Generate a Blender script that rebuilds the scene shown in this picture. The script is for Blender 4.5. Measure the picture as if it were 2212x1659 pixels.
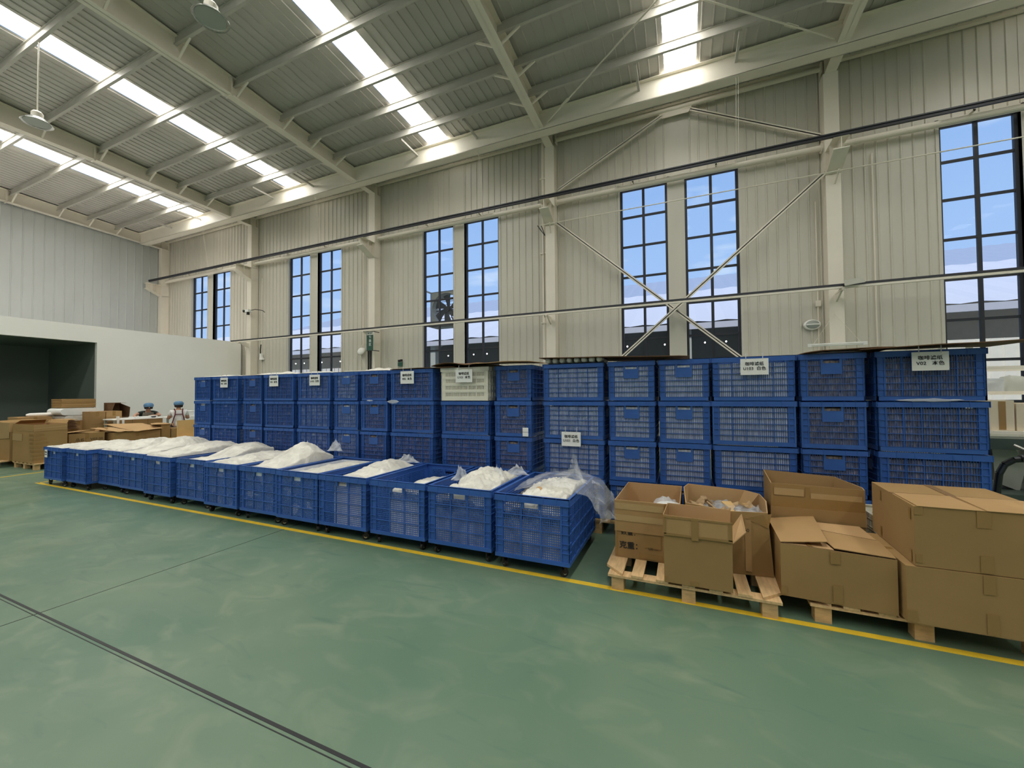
import bpy, math, random
from mathutils import Vector, Matrix, noise
S = bpy.context.scene
COL = S.collection
for o in list(bpy.data.objects): bpy.data.objects.remove(o)
random.seed(7)
PI = math.pi
# ------------------------------------------------------------------ camera, sky, sun, exposure
cam_d = bpy.data.cameras.new('camera'); cam = bpy.data.objects.new('camera', cam_d); COL.objects.link(cam)
S.camera = cam
cam_d.sensor_fit = 'HORIZONTAL'; cam_d.sensor_width = 36.0
cam_d.lens = 861.31 / 2212 * 36.0
cam_d.clip_start = 0.05; cam_d.clip_end = 500
def _n(v): return Vector(v).normalized()
F = 861.31
_r = -_n((-890-1106, 865-829.5, F)); _f = _n((1478-1106, 848-829.5, F)); _f = (_f - _r*_f.dot(_r)).normalized()
_u = _f.cross(_r)
if _u.y > 0: _u = -_u
# rows of the world-from-camera rotation (image axes: x right, y down, z forward)
cam.matrix_world = Matrix(((_r.x, -_r.y, -_r.z, 0), (_f.x, -_f.y, -_f.z, 0), (_u.x, -_u.y, -_u.z, 1.5), (0, 0, 0, 1)))

W = bpy.data.worlds.new('sky'); S.world = W; W.use_nodes = True
nt = W.node_tree; nt.nodes.clear()
def nd(t, ty, **kw):
    n = t.nodes.new(ty)
    for k, v in kw.items(): setattr(n, k, v)
    return n
_tc = nd(nt, 'ShaderNodeTexCoord'); _sp = nd(nt, 'ShaderNodeSeparateXYZ')
_rp = nd(nt, 'ShaderNodeValToRGB'); _bg = nd(nt, 'ShaderNodeBackground'); _wo = nd(nt, 'ShaderNodeOutputWorld')
_mx = nd(nt, 'ShaderNodeMix', data_type='RGBA'); _no = nd(nt, 'ShaderNodeTexNoise'); _mp = nd(nt, 'ShaderNodeMapping'); _cr = nd(nt, 'ShaderNodeValToRGB')
nt.links.new(_tc.outputs['Generated'], _sp.inputs[0]); nt.links.new(_sp.outputs[2], _rp.inputs[0])
_rp.color_ramp.elements[0].position = 0.0; _rp.color_ramp.elements[0].color = (0.30, 0.44, 0.68, 1)
_rp.color_ramp.elements[1].position = 0.75; _rp.color_ramp.elements[1].color = (0.13, 0.27, 0.58, 1)
_e = _rp.color_ramp.elements.new(0.32); _e.color = (0.235, 0.38, 0.65, 1)
_mp.inputs['Scale'].default_value = (3, 3, 12); nt.links.new(_tc.outputs['Generated'], _mp.inputs[0]); nt.links.new(_mp.outputs[0], _no.inputs['Vector'])
_no.inputs['Scale'].default_value = 2.2; _no.inputs['Detail'].default_value = 5
_cr.color_ramp.elements[0].position = 0.56; _cr.color_ramp.elements[0].color = (0, 0, 0, 1); _cr.color_ramp.elements[1].position = 0.72; _cr.color_ramp.elements[1].color = (.5, .5, .5, 1)
nt.links.new(_no.outputs['Fac'], _cr.inputs[0]); nt.links.new(_cr.outputs[0], _mx.inputs[0]); nt.links.new(_rp.outputs[0], _mx.inputs[6])
_mx.inputs[7].default_value = (0.5, 0.6, 0.72, 1)
nt.links.new(_mx.outputs[2], _bg.inputs[0]); _bg.inputs[1].default_value = 1.0; nt.links.new(_bg.outputs[0], _wo.inputs[0])
sun_d = bpy.data.lights.new('sun', 'SUN'); sun = bpy.data.objects.new('sun', sun_d); COL.objects.link(sun)
sun_d.energy = 2.3; sun_d.angle = 0.01; sun_d.color = (1, .97, .92)
sun.rotation_euler = Vector((-0.25, -0.62, 1.0)).to_track_quat('Z', 'Y').to_euler()
SKYLIGHT = 11.0
vs = S.view_settings; vs.view_transform = 'Standard'; vs.look = 'None'; vs.gamma = 1; vs.exposure = 0.55
vs.use_curve_mapping = False
S.cycles.use_denoising = True
S.cycles.caustics_reflective = False; S.cycles.caustics_refractive = False
S.cycles.diffuse_bounces = 5; S.cycles.transparent_max_bounces = 16; S.cycles.max_bounces = 10
S.cycles.sample_clamp_indirect = 6
# ------------------------------------------------------------------ helpers
def lin(r, g, b):
    f = lambda c: (c/255/12.92) if c/255 <= .04045 else ((c/255+.055)/1.055)**2.4
    return (f(r), f(g), f(b), 1)
def mat(name, col, rough=.6, metal=0, noise_s=0, amt=.15, bump=0, bump_s=40, spec=.5, col2=None, stretch=(1, 1, 1), detail=4):
    m = bpy.data.materials.new(name); m.use_nodes = True; t = m.node_tree; b = t.nodes['Principled BSDF']
    b.inputs['Base Color'].default_value = col; b.inputs['Roughness'].default_value = rough; b.inputs['Metallic'].default_value = metal
    b.inputs['Specular IOR Level'].default_value = spec
    if noise_s or bump:
        tc = nd(t, 'ShaderNodeTexCoord'); mp = nd(t, 'ShaderNodeMapping'); mp.inputs['Scale'].default_value = stretch
        t.links.new(tc.outputs['Object'], mp.inputs[0])
    if noise_s:
        n = nd(t, 'ShaderNodeTexNoise'); n.inputs['Scale'].default_value = noise_s; n.inputs['Detail'].default_value = detail
        t.links.new(mp.outputs[0], n.inputs['Vector'])
        r = nd(t, 'ShaderNodeValToRGB'); r.color_ramp.elements[0].position = .3; r.color_ramp.elements[1].position = .7
        c2 = col2 or tuple(min(1, c*(1+amt)) for c in col[:3]) + (1,)
        r.color_ramp.elements[0].color = tuple(c*(1-amt) for c in col[:3]) + (1,) if not col2 else col
        r.color_ramp.elements[1].color = c2
        t.links.new(n.outputs['Fac'], r.inputs[0]); t.links.new(r.outputs[0], b.inputs['Base Color'])
    if bump:
        n2 = nd(t, 'ShaderNodeTexNoise'); n2.inputs['Scale'].default_value = bump_s; n2.inputs['Detail'].default_value = 3
        t.links.new(mp.outputs[0], n2.inputs['Vector']); bp = nd(t, 'ShaderNodeBump'); bp.inputs['Strength'].default_value = bump; bp.inputs['Distance'].default_value = .01
        t.links.new(n2.outputs['Fac'], bp.inputs['Height']); t.links.new(bp.outputs[0], b.inputs['Normal'])
    return m
def film(name, alpha, col=(.85, .87, .9, 1), rough=.18, bump=.6, bs=18):
    m = mat(name, col, rough, bump=bump, bump_s=bs, spec=.8)
    t = m.node_tree; b = t.nodes['Principled BSDF']; b.inputs['Alpha'].default_value = alpha
    return m
def emis(name, col, st):
    m = bpy.data.materials.new(name); m.use_nodes = True; t = m.node_tree; t.nodes.clear()
    e = nd(t, 'ShaderNodeEmission'); o = nd(t, 'ShaderNodeOutputMaterial'); e.inputs[0].default_value = col; e.inputs[1].default_value = st
    t.links.new(e.outputs[0], o.inputs[0]); return m
M = {}
M['wall'] = mat('wall_panel', lin(214, 208, 195), .42, noise_s=.8, amt=.04, spec=.5, stretch=(3, 3, .3))
M['gable'] = mat('gable_panel', lin(188, 190, 188), .35, noise_s=1.5, amt=.05, bump=.25, bump_s=9, stretch=(1, 1, .35))
M['roof'] = mat('roof_sheet', lin(196, 191, 185), .5, noise_s=1.2, amt=.05)
M['steel'] = mat('painted_steel', lin(240, 231, 216), .5, noise_s=2, amt=.03)
M['steel2'] = mat('galvanised_steel', lin(198, 193, 184), .45, noise_s=3, amt=.05)
M['dark'] = mat('dark_rail', lin(52, 52, 58), .5)
M['black'] = mat('black_rubber', lin(24, 25, 28), .45)
M['blackgloss'] = mat('black_gloss', lin(22, 24, 26), .22)
M['frame'] = mat('window_frame', lin(44, 46, 54), .5)
M['white'] = mat('white_board', lin(250, 248, 243), .6, noise_s=1, amt=.02)
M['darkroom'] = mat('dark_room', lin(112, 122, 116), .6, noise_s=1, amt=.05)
M['blue'] = mat('blue_plastic', lin(50, 92, 164), .4, noise_s=6, amt=.10, spec=.45)
M['blue2'] = mat('blue_plastic_bin', lin(56, 98, 174), .4, noise_s=5, amt=.10, spec=.45)
M['whiteplastic'] = mat('white_plastic', lin(232, 228, 212), .45, noise_s=5, amt=.04)
M['card'] = mat('cardboard', lin(160, 128, 84), .8, noise_s=2.5, amt=.07, bump=.04, bump_s=90, spec=.2)
M['card2'] = mat('cardboard_plain', lin(172, 138, 94), .8, noise_s=3, amt=.06, spec=.2)
M['cardin'] = mat('cardboard_inside', lin(192, 156, 112), .85, noise_s=3, amt=.05, spec=.2)
M['cardpale'] = mat('pale_cardboard', lin(214, 200, 176), .8, noise_s=3, amt=.05)
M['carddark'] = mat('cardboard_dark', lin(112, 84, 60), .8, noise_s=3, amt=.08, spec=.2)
M['tape'] = mat('brown_tape', lin(152, 118, 70), .25, bump=.15, bump_s=25, spec=.6)
M['tapepale'] = mat('pale_tape', lin(184, 152, 106), .3, bump=.3, bump_s=20, spec=.6)
M['wood'] = mat('pallet_wood', lin(214, 178, 130), .7, noise_s=9, amt=.16, stretch=(6, 1, 6), bump=.1, bump_s=30)
M['woodend'] = mat('pallet_block', lin(206, 168, 118), .75, noise_s=14, amt=.18, stretch=(1, 1, 3))
M['ply'] = mat('plywood', lin(214, 176, 118), .7, noise_s=4, amt=.07)
M['paper'] = mat('paper', lin(236, 236, 232), .6)
M['ink'] = mat('ink', lin(30, 30, 32), .6)
M['packs'] = mat('white_packs', lin(198, 200, 208), .16, noise_s=1, col2=lin(255, 255, 255), bump=.6, bump_s=26, spec=.9, stretch=(46, 46, 6), detail=2)
M['packb'] = mat('brown_packs', lin(128, 116, 112), .25, noise_s=1, col2=lin(214, 194, 184), bump=.8, bump_s=30, spec=.7, stretch=(50, 50, 16), detail=2)
M['bag'] = mat('white_bag', lin(206, 201, 190), .38, noise_s=7, col2=lin(234, 229, 218), bump=.8, bump_s=30, spec=.6)
M['bagmix'] = mat('mixed_bag', lin(88, 80, 78), .25, noise_s=7, col2=lin(205, 200, 196), bump=.8, bump_s=24, spec=.7)
M['filmclear'] = film('clear_film', .20)
M['filmmilk'] = film('milky_film', .5, bump=.8, bs=14)
M['liner'] = mat('bin_liner', lin(226, 230, 240), .3, noise_s=8, amt=.12, bump=.6, bump_s=18, spec=.6)
M['brownbit'] = mat('brown_filters', lin(176, 146, 108), .7, noise_s=30, amt=.25)
M['glass'] = film('window_glass', .06, (.7, .8, .9, 1), .02, 0)
M['lampmetal'] = mat('lamp_metal', lin(190, 190, 186), .25, metal=.8)
M['lampglass'] = mat('lamp_diffuser', lin(168, 172, 166), .3)
M['green'] = mat('green_banner', lin(44, 88, 74), .5)
M['skin'] = mat('skin', lin(196, 150, 124), .55)
M['shirtg'] = mat('dark_green_shirt', lin(34, 48, 44), .8)
M['shirtw'] = mat('white_shirt', lin(222, 222, 222), .8)
M['apron'] = mat('grey_apron', lin(140, 132, 118), .8)
M['strap'] = mat('maroon_strap', lin(98, 30, 44), .7)
M['cap'] = mat('blue_cap', lin(92, 132, 168), .7, noise_s=30, amt=.15)
M['hair'] = mat('dark_hair', lin(30, 24, 22), .6)
M['yellowpaint'] = mat('yellow_paint', lin(232, 192, 52), .5, noise_s=9, amt=.10)
M['machine'] = mat('machine_green', lin(64, 76, 70), .4)
M['machinepale'] = mat('machine_pale', lin(172, 172, 160), .4)
M['tubelit'] = mat('tube_lamp', lin(236, 238, 232), .3)
M['outroof'] = mat('outside_roof', lin(190, 192, 200), .6)
M['outroof2'] = mat('outside_roof_far', lin(146, 156, 174), .6)
M['outwall'] = mat('outside_wall', lin(170, 172, 160), .7)
M['outshade'] = mat('shed_wall_shade', lin(70, 72, 72), .7)
M['outground'] = mat('outside_ground', lin(150, 150, 144), .8)
M['lamp_on'] = emis('yard_lamp_lit', (1, .97, .9, 1), 6)

def floor_material():
    m = bpy.data.materials.new('green_epoxy_floor'); m.use_nodes = True; t = m.node_tree; b = t.nodes['Principled BSDF']
    tc = nd(t, 'ShaderNodeTexCoord')
    def nz(scale, det, dist=0, st=(1, 1, 1), rot=0):
        mp = nd(t, 'ShaderNodeMapping'); mp.inputs['Scale'].default_value = st; mp.inputs['Rotation'].default_value = (0, 0, rot)
        n = nd(t, 'ShaderNodeTexNoise'); n.inputs['Scale'].default_value = scale; n.inputs['Detail'].default_value = det; n.inputs['Distortion'].default_value = dist
        t.links.new(tc.outputs['Object'], mp.inputs[0]); t.links.new(mp.outputs[0], n.inputs['Vector']); return n
    def ramp(n, p0, c0, p1, c1):
        r = nd(t, 'ShaderNodeValToRGB'); r.color_ramp.elements[0].position = p0; r.color_ramp.elements[0].color = c0
        r.color_ramp.elements[1].position = p1; r.color_ramp.elements[1].color = c1; t.links.new(n.outputs['Fac'], r.inputs[0]); return r
    base = ramp(nz(.8, 5, .4), .35, lin(94, 121, 101), .68, lin(112, 132, 110))
    st = ramp(nz(2.6, 7, 1.2, (1, 1.6, 1), .5), .5, (0, 0, 0, 1), .75, (.55, .55, .55, 1))
    mx = nd(t, 'ShaderNodeMix', data_type='RGBA'); t.links.new(st.outputs[0], mx.inputs[0]); t.links.new(base.outputs[0], mx.inputs[6]); mx.inputs[7].default_value = lin(134, 146, 124)
    sc = ramp(nz(1.1, 8, 2.2, (1, 4.5, 1), -.45), .60, (0, 0, 0, 1), .72, (.5, .5, .5, 1))
    mx2 = nd(t, 'ShaderNodeMix', data_type='RGBA'); t.links.new(sc.outputs[0], mx2.inputs[0]); t.links.new(mx.outputs[2], mx2.inputs[6]); mx2.inputs[7].default_value = lin(78, 108, 98)
    t.links.new(mx2.outputs[2], b.inputs['Base Color'])
    rr = ramp(nz(2, 6, .5), .3, (.30, .30, .30, 1), .7, (.46, .46, .46, 1)); t.links.new(rr.outputs[0], b.inputs['Roughness'])
    b.inputs['Specular IOR Level'].default_value = .35
    return m
M['floor'] = floor_material()

class MB:
    def __init__(s): s.v = []; s.f = []; s.m = []; s.mats = []
    def mi(s, m):
        if m not in s.mats: s.mats.append(m)
        return s.mats.index(m)
    def add(s, vs_, fs, m=None, T=None):
        o = len(s.v)
        for p in vs_: s.v.append(tuple(T(*p)) if T else tuple(p))
        k = s.mi(m) if m else 0
        for f in fs: s.f.append(tuple(i+o for i in f)); s.m.append(k)
    def box(s, a, b, m=None, T=None):
        x0, y0, z0 = a; x1, y1, z1 = b
        s.add([(x0, y0, z0), (x1, y0, z0), (x1, y1, z0), (x0, y1, z0), (x0, y0, z1), (x1, y0, z1), (x1, y1, z1), (x0, y1, z1)],
              [(0, 3, 2, 1), (4, 5, 6, 7), (0, 1, 5, 4), (1, 2, 6, 5), (2, 3, 7, 6), (3, 0, 4, 7)], m, T)
    def bar(s, p, q, w, h, m=None, up=(0, 0, 1)):      # a rectangular bar from p to q
        p, q = Vector(p), Vector(q); d = (q-p).normalized(); u = Vector(up)
        a = d.cross(u)
        if a.length < 1e-4: a = d.cross(Vector((1, 0, 0)))
        a.normalize(); c = a.cross(d).normalized(); a *= w/2; c *= h/2
        s.add([p-a-c, p+a-c, p+a+c, p-a+c, q-a-c, q+a-c, q+a+c, q-a+c], [(3, 2, 1, 0), (4, 5, 6, 7), (0, 1, 5, 4), (1, 2, 6, 5), (2, 3, 7, 6), (3, 0, 4, 7)], m)
    def cyl(s, p, q, r, n=12, m=None, r2=None, cap=True):
        p, q = Vector(p), Vector(q); d = (q-p).normalized(); a = d.cross(Vector((0, 0, 1)))
        if a.length < 1e-4: a = Vector((1, 0, 0))
        a.normalize(); c = d.cross(a); r2 = r if r2 is None else r2; vv = []
        for i in range(n):
            t = 2*PI*i/n; k = a*math.cos(t)+c*math.sin(t); vv += [p+k*r, q+k*r2]
        ff = [(2*i, 2*((i+1) % n), 2*((i+1) % n)+1, 2*i+1) for i in range(n)]
        if cap: ff += [tuple(2*i for i in range(n))[::-1], tuple(2*i+1 for i in range(n))]
        s.add(vv, ff, m)
    def tube(s, pts, r, n=8, m=None):
        for a, b in zip(pts, pts[1:]): s.cyl(a, b, r, n, m)
    def lathe(s, prof, c=(0, 0, 0), n=20, m=None, rot=None):
        vv = []; ff = []
        for r, z in prof:
            for i in range(n):
                t = 2*PI*i/n; p = Vector((r*math.cos(t), r*math.sin(t), z)); p = rot @ p if rot else p; vv.append(p+Vector(c))
        for j in range(len(prof)-1):
            for i in range(n):
                ff.append((j*n+i, j*n+(i+1) % n, (j+1)*n+(i+1) % n, (j+1)*n+i))
        s.add(vv, ff, m)
    def poly_prism(s, pts, z0, z1, m=None):
        n = len(pts); s.add([(x, y, z0) for x, y in pts]+[(x, y, z1) for x, y in pts],
              [tuple(range(n))[::-1], tuple(range(n, 2*n))]+[(i, (i+1) % n, (i+1) % n+n, i+n) for i in range(n)], m)
    def sheet(s, P, nu, nv, m=None, th=0):      # P(u,v)->point, a thin sheet with thickness th along z
        vv = [P(i/nu, j/nv) for j in range(nv+1) for i in range(nu+1)]
        ff = [(j*(nu+1)+i, j*(nu+1)+i+1, (j+1)*(nu+1)+i+1, (j+1)*(nu+1)+i) for j in range(nv) for i in range(nu)]
        if th:
            k = len(vv); vv += [Vector(p)-Vector((0, 0, th)) for p in vv]
            ff += [tuple(x+k for x in f[::-1]) for f in ff]
            e = [i for i in range(nu+1)]+[(j+1)*(nu+1)-1 for j in range(1, nv+1)]+[nv*(nu+1)+i for i in range(nu-1, -1, -1)]+[j*(nu+1) for j in range(nv-1, 0, -1)]
            ff += [(e[i], e[i-1], e[i-1]+k, e[i]+k) for i in range(len(e))]
        s.add(vv, ff, m)
    def mesh(s, name, m=None, smooth=False):
        me = bpy.data.meshes.new(name); me.from_pydata(s.v, [], s.f)
        for k in (s.mats or [m]): me.materials.append(M[k] if isinstance(k, str) else k)
        if s.mats: me.polygons.foreach_set('material_index', s.m)
        if smooth: me.polygons.foreach_set('use_smooth', [True]*len(me.polygons))
        me.update(); return me
    def build(s, name, m=None, parent=None, loc=(0, 0, 0), rz=0, smooth=False):
        return obj(name, s.mesh(name, m, smooth), parent, loc, rz)
def obj(name, me, parent=None, loc=(0, 0, 0), rz=0):
    o = bpy.data.objects.new(name, me); COL.objects.link(o); o.location = loc; o.rotation_euler = (0, 0, rz)
    if parent: o.parent = parent
    return o
def tag(o, label=None, cat=None, group=None, kind=None):
    for k, v in (('label', label), ('category', cat), ('group', group), ('kind', kind)):
        if v: o[k] = v
    return o
def empty(name, label, cat, loc=(0, 0, 0), rz=0, group=None):
    o = bpy.data.objects.new(name, None); COL.objects.link(o); o.location = loc; o.rotation_euler = (0, 0, rz); o.empty_display_size = .1
    return tag(o, label, cat, group)
def copy_tree(o, parent=None):
    c = o.copy(); COL.objects.link(c); c.parent = parent
    for ch in list(o.children): copy_tree(ch, c)
    return c
def struct(name, mb, m=None, parent=None, smooth=False):
    o = mb.build(name, m, parent, smooth=smooth)
    if not parent: o['kind'] = 'structure'
    return o
DG = bpy.context.evaluated_depsgraph_get()
def text_mesh(body, size, m, depth=.0008, spacing=1.0, bold=0):
    cu = bpy.data.curves.new('txt', 'FONT'); cu.body = body; cu.size = size; cu.align_x = 'CENTER'; cu.align_y = 'CENTER'; cu.extrude = depth; cu.space_character = spacing; cu.offset = bold; cu.resolution_u = 3
    o = bpy.data.objects.new('txt', cu); COL.objects.link(o)
    dg = bpy.context.evaluated_depsgraph_get(); dg.update()
    me = bpy.data.meshes.new_from_object(o.evaluated_get(dg)); me.name = 'lettering'
    bpy.data.objects.remove(o); me.materials.clear(); me.materials.append(M[m]); return me
def lettering(body, size, parent, loc, m='ink', rot=(PI/2, 0, 0), name='lettering', spacing=1.0, bold=0):
    o = obj(name, text_mesh(body, size, m, spacing=spacing, bold=bold), parent, loc); o.rotation_euler = rot; return o
def nz3(x, y, z=0, s=1): return noise.noise(Vector((x*s, y*s, z*s)))
# ------------------------------------------------------------------ the building shell
YW, YC = 10.2, 9.9
COLX = [2.84, -3.16, -9.16, -15.16, -21.16, 8.84]
WC = [-.1 - 5.98*k for k in (-2, -1, 0, 1, 2, 3)]
ZB = [6.66, 5.90, 5.16, 4.39, 3.62, 2.84, 2.07, 1.30, .80]
zr = lambda y: 8.385 + .05*(YW - y)
b = MB(); b.box((-21.5, -14.2, -.1), (15, YW+.2, 0)); struct('floor', b, 'floor')
b = MB()
def hline(x0, y0, x1, y1, w, h=.0015, m=None): b.bar((x0, y0, h/2), (x1, y1, h/2), w, h, m)
hline(-21, 1.27, 15, 1.27, .016); hline(-21, 1.245, 15, 1.245, .005); hline(-4.14, -14, -4.14, 10, .006); hline(3.9, -14, 3.9, 10, .006); hline(-12.2, -14, -12.2, 10, .006)
struct('trim_1', b, 'black').name = 'floor_joint'
b = MB(); hline(-10.44, 3.147, 15, 3.147, .055, .002); hline(-10.41, 3.15, -10.41, 4.3, .055, .002)
struct('trim_2', b, 'yellowpaint').name = 'floor_line_yellow'
b = MB(); b.bar((-11.72, 2.2, .001), (-11.95, 4.7, .001), .05, .002); struct('trim_3', b, 'yellowpaint').name = 'floor_line_yellow'
for n, o in enumerate([o for o in COL.objects if o.name.startswith('floor_')]): o.name = 'trim_%d' % (n+1); o['kind'] = 'structure'

def ribbed(mb, x0, x1, z0, z1, y=YW, pitch=.19, d=.022, ph=0.0):
    xs = [(x0, 0)]; k = math.ceil((x0-ph)/pitch)
    while ph+k*pitch+.045 < x1:
        a = ph+k*pitch
        if a > x0+.005: xs += [(a, 0), (a+.012, -d), (a+.030, -d), (a+.042, 0)]
        k += 1
    xs.append((x1, 0)); n = len(xs)
    mb.add([(x, y+dy, z0) for x, dy in xs]+[(x, y+dy, z1) for x, dy in xs], [(i, i+1, i+1+n, i+n) for i in range(n-1)])
b = MB(); wins = []
for c in WC: wins += [(c-1.31, c-.20), (c+.18, c+1.30)]
wins.sort(); x = -21.35; ZT = 8.42
for i, (a, e) in enumerate(wins):
    if i % 2: b.box((x, YW-.012, 0), (a, YW+.1, ZT))       # smooth pier between a pair
    else: ribbed(b, x, a, 0, ZT)
    ribbed(b, a, e, 6.66, ZT); ribbed(b, a, e, 0, .8); x = e
ribbed(b, x, 15, 0, ZT)
for a, e in wins:                                          # reveals round each opening
    b.box((a-.05, YW-.02, .8), (a, YW+.16, 6.70)); b.box((e, YW-.02, .8), (e+.05, YW+.16, 6.70))
    b.box((a-.05, YW-.02, 6.62), (e+.05, YW+.16, 6.70)); b.box((a-.05, YW-.03, .76), (e+.05, YW+.16, .82))
b.box((-21.5, YW+.16, 0), (wins[0][0]-.05, YW+.2, ZT)); b.box((wins[-1][1]+.05, YW+.16, 0), (15, YW+.2, ZT))
struct('wall_window_side', b, 'wall')
def window(i, a, e):
    f = MB(); y0, y1 = YW+.06, YW+.12; z0, z1 = .82, 6.62
    f.box((a, y0, z0), (a+.055, y1, z1)); f.box((e-.055, y0, z0), (e, y1, z1)); f.box((a, y0, z1-.05), (e, y1, z1)); f.box((a, y0, z0), (e, y1, z0+.06))
    c = (a+e)/2; f.box((c-.03, y0+.01, z0), (c+.03, y1-.01, z1))
    for z in ZB[1:-1]: f.box((a, y0+.012, z-.025), (e, y1-.012, z+.025))
    w = struct('window_%d' % i, f, 'frame')
    g = MB(); g.add([(a+.05, y1-.03, z0+.05), (e-.05, y1-.03, z0+.05), (e-.05, y1-.03, z1-.05), (a+.05, y1-.03, z1-.05)], [(0, 1, 2, 3)]); g.build('pane', 'glass', w)
for i, (a, e) in enumerate(wins): window(i+1, a, e)
# far gable wall, right wall, wall behind the photographer, unseen, its openings sized to set the front light
b = MB(); n0 = len(b.v); ribbed(b, -10.2, 14.2, 0, 9.7, y=0, pitch=.26, d=.02)
b.v = [(-21.3 - (y), -xx, z) for xx, y, z in b.v]; struct('wall_far', b, 'gable')
b = MB(); b.box((15, -14.2, 0), (15.1, 10.3, 9.8)); struct('wall_right', b, 'wall')
b = MB()
b.box((-21.4, -14.2, 0), (15, -14.1, 1.2)); b.box((-21.4, -14.2, 6.6), (15, -14.1, 9.8))
for k in range(7): b.box((-21.4+k*6, -14.2, 1.2), (-17.3+k*6, -14.1, 6.6))
struct('wall_behind', b, 'wall')
# roof sheet with gaps for the translucent strips
SK = [(-.28, .34), (-6.4, -5.77), (-12.1, -11.48), (-17.4, -16.7), (5.72, 6.34), (11.7, 12.3)]  # last two strips lie out of view, added for more light
def roof(mb, x0, x1, y0, y1, dz=0, m=None, d=.018, pitch=.2):
    xs = [(x0, 0)]; k = math.ceil(x0/pitch)
    while k*pitch+.05 < x1:
        a = k*pitch
        if a > x0+.005: xs += [(a, 0), (a+.008, -d), (a+.026, -d), (a+.034, 0)]
        k += 1
    xs.append((x1, 0)); n = len(xs)
    mb.add([(x, y0, zr(y0)+d_+dz) for x, d_ in xs]+[(x, y1, zr(y1)+d_+dz) for x, d_ in xs], [(i, i+n, i+1+n, i+1) for i in range(n-1)], m)
b = MB(); edges = sorted(SK); x = -21.4
for a, e in edges: roof(b, x, a, -14.2, 9.25); roof(b, a, e, -14.2, -8.95); x = e
roof(b, x, 15, -14.2, 9.25); roof(b, -21.4, 15, 9.25, YW+.15)
struct('ceiling', b, 'roof')
def skylight_mat():
    m = bpy.data.materials.new('daylit_skylight'); m.use_nodes = True; t = m.node_tree; t.nodes.clear()
    tc = nd(t, 'ShaderNodeTexCoord'); mp = nd(t, 'ShaderNodeMapping'); mp.inputs['Scale'].default_value = (9, .5, 1)
    n = nd(t, 'ShaderNodeTexNoise'); n.inputs['Scale'].default_value = 2; n.inputs['Detail'].default_value = 4
    r = nd(t, 'ShaderNodeValToRGB'); r.color_ramp.elements[0].position = .25; r.color_ramp.elements[0].color = (.66, .68, .62, 1); r.color_ramp.elements[1].position = .6; r.color_ramp.elements[1].color = (1, .99, .93, 1)
    e = nd(t, 'ShaderNodeEmission'); e.inputs[1].default_value = SKYLIGHT; o = nd(t, 'ShaderNodeOutputMaterial')
    t.links.new(tc.outputs['Object'], mp.inputs[0]); t.links.new(mp.outputs[0], n.inputs['Vector']); t.links.new(n.outputs['Fac'], r.inputs[0]); t.links.new(r.outputs[0], e.inputs[0]); t.links.new(e.outputs[0], o.inputs[0])
    return m
M['sky'] = skylight_mat()
for (a, e), w in zip(SK, ['in the bay of the signed U103 crates', 'above the white crate bay', 'long one second from the far gable wall', 'nearest the far gable wall', 'added out of view on the right for light', 'added out of view on the far right for light']):
    b = MB(); roof(b, a, e, -9.0, 9.22, .02, pitch=.105, d=.012); o = b.build('skylight_strip', 'sky'); tag(o, 'translucent roof skylight strip '+w, 'skylight', 'translucent roof strips')
# purlins
PY = [8.35, 7.53, 6.72, 5.6, 4.48, 3.38, 2.28, 1.18, .08, -1.02, -2.12, -3.4, -5, -7, -9, -11, -13]
ordn = ['first', 'second', 'third', 'fourth', 'fifth', 'sixth', 'seventh', 'eighth', 'ninth', 'tenth', 'eleventh', 'twelfth', 'thirteenth', 'fourteenth', 'fifteenth', 'sixteenth', 'seventeenth']
for y, w in zip(PY, ordn):
    b = MB(); z = zr(y)-.035
    b.box((-21.2, y-.006, z-.175), (15, y+.004, z)); b.box((-21.2, y-.03, z-.181), (15, y+.028, z-.173)); b.box((-21.2, y-.03, z-.006), (15, y+.028, z)); b.box((-21.2, y-.03, z-.175), (15, y-.025, z-.155))
    tag(b.build('roof_purlin', 'steel2'), w+' roof purlin counted from the eave beam over the window wall', 'purlin', 'roof purlins')
b = MB(); z = zr(9.15)-.05
b.box((-21.1, 9.15, 7.97), (15, 9.165, z)); b.box((-21.1, 9.15, 7.965), (15, 9.42, 7.98)); b.box((-21.1, 9.06, z-.012), (15, 9.17, z)); b.box((-21.1, 9.41, 7.965), (15, 9.425, 8.1))
tag(b.build('eave_beam', 'steel'), 'deep light grey eave beam running along the roof above the windows', 'beam')
b = MB(); b.box((-21.1, 10.07, 8.33), (15, 10.12, 8.39)); b.box((-21.1, 10.12, 8.335), (15, 10.17, 8.35)); struct('trim_9', b, 'steel')
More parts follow.
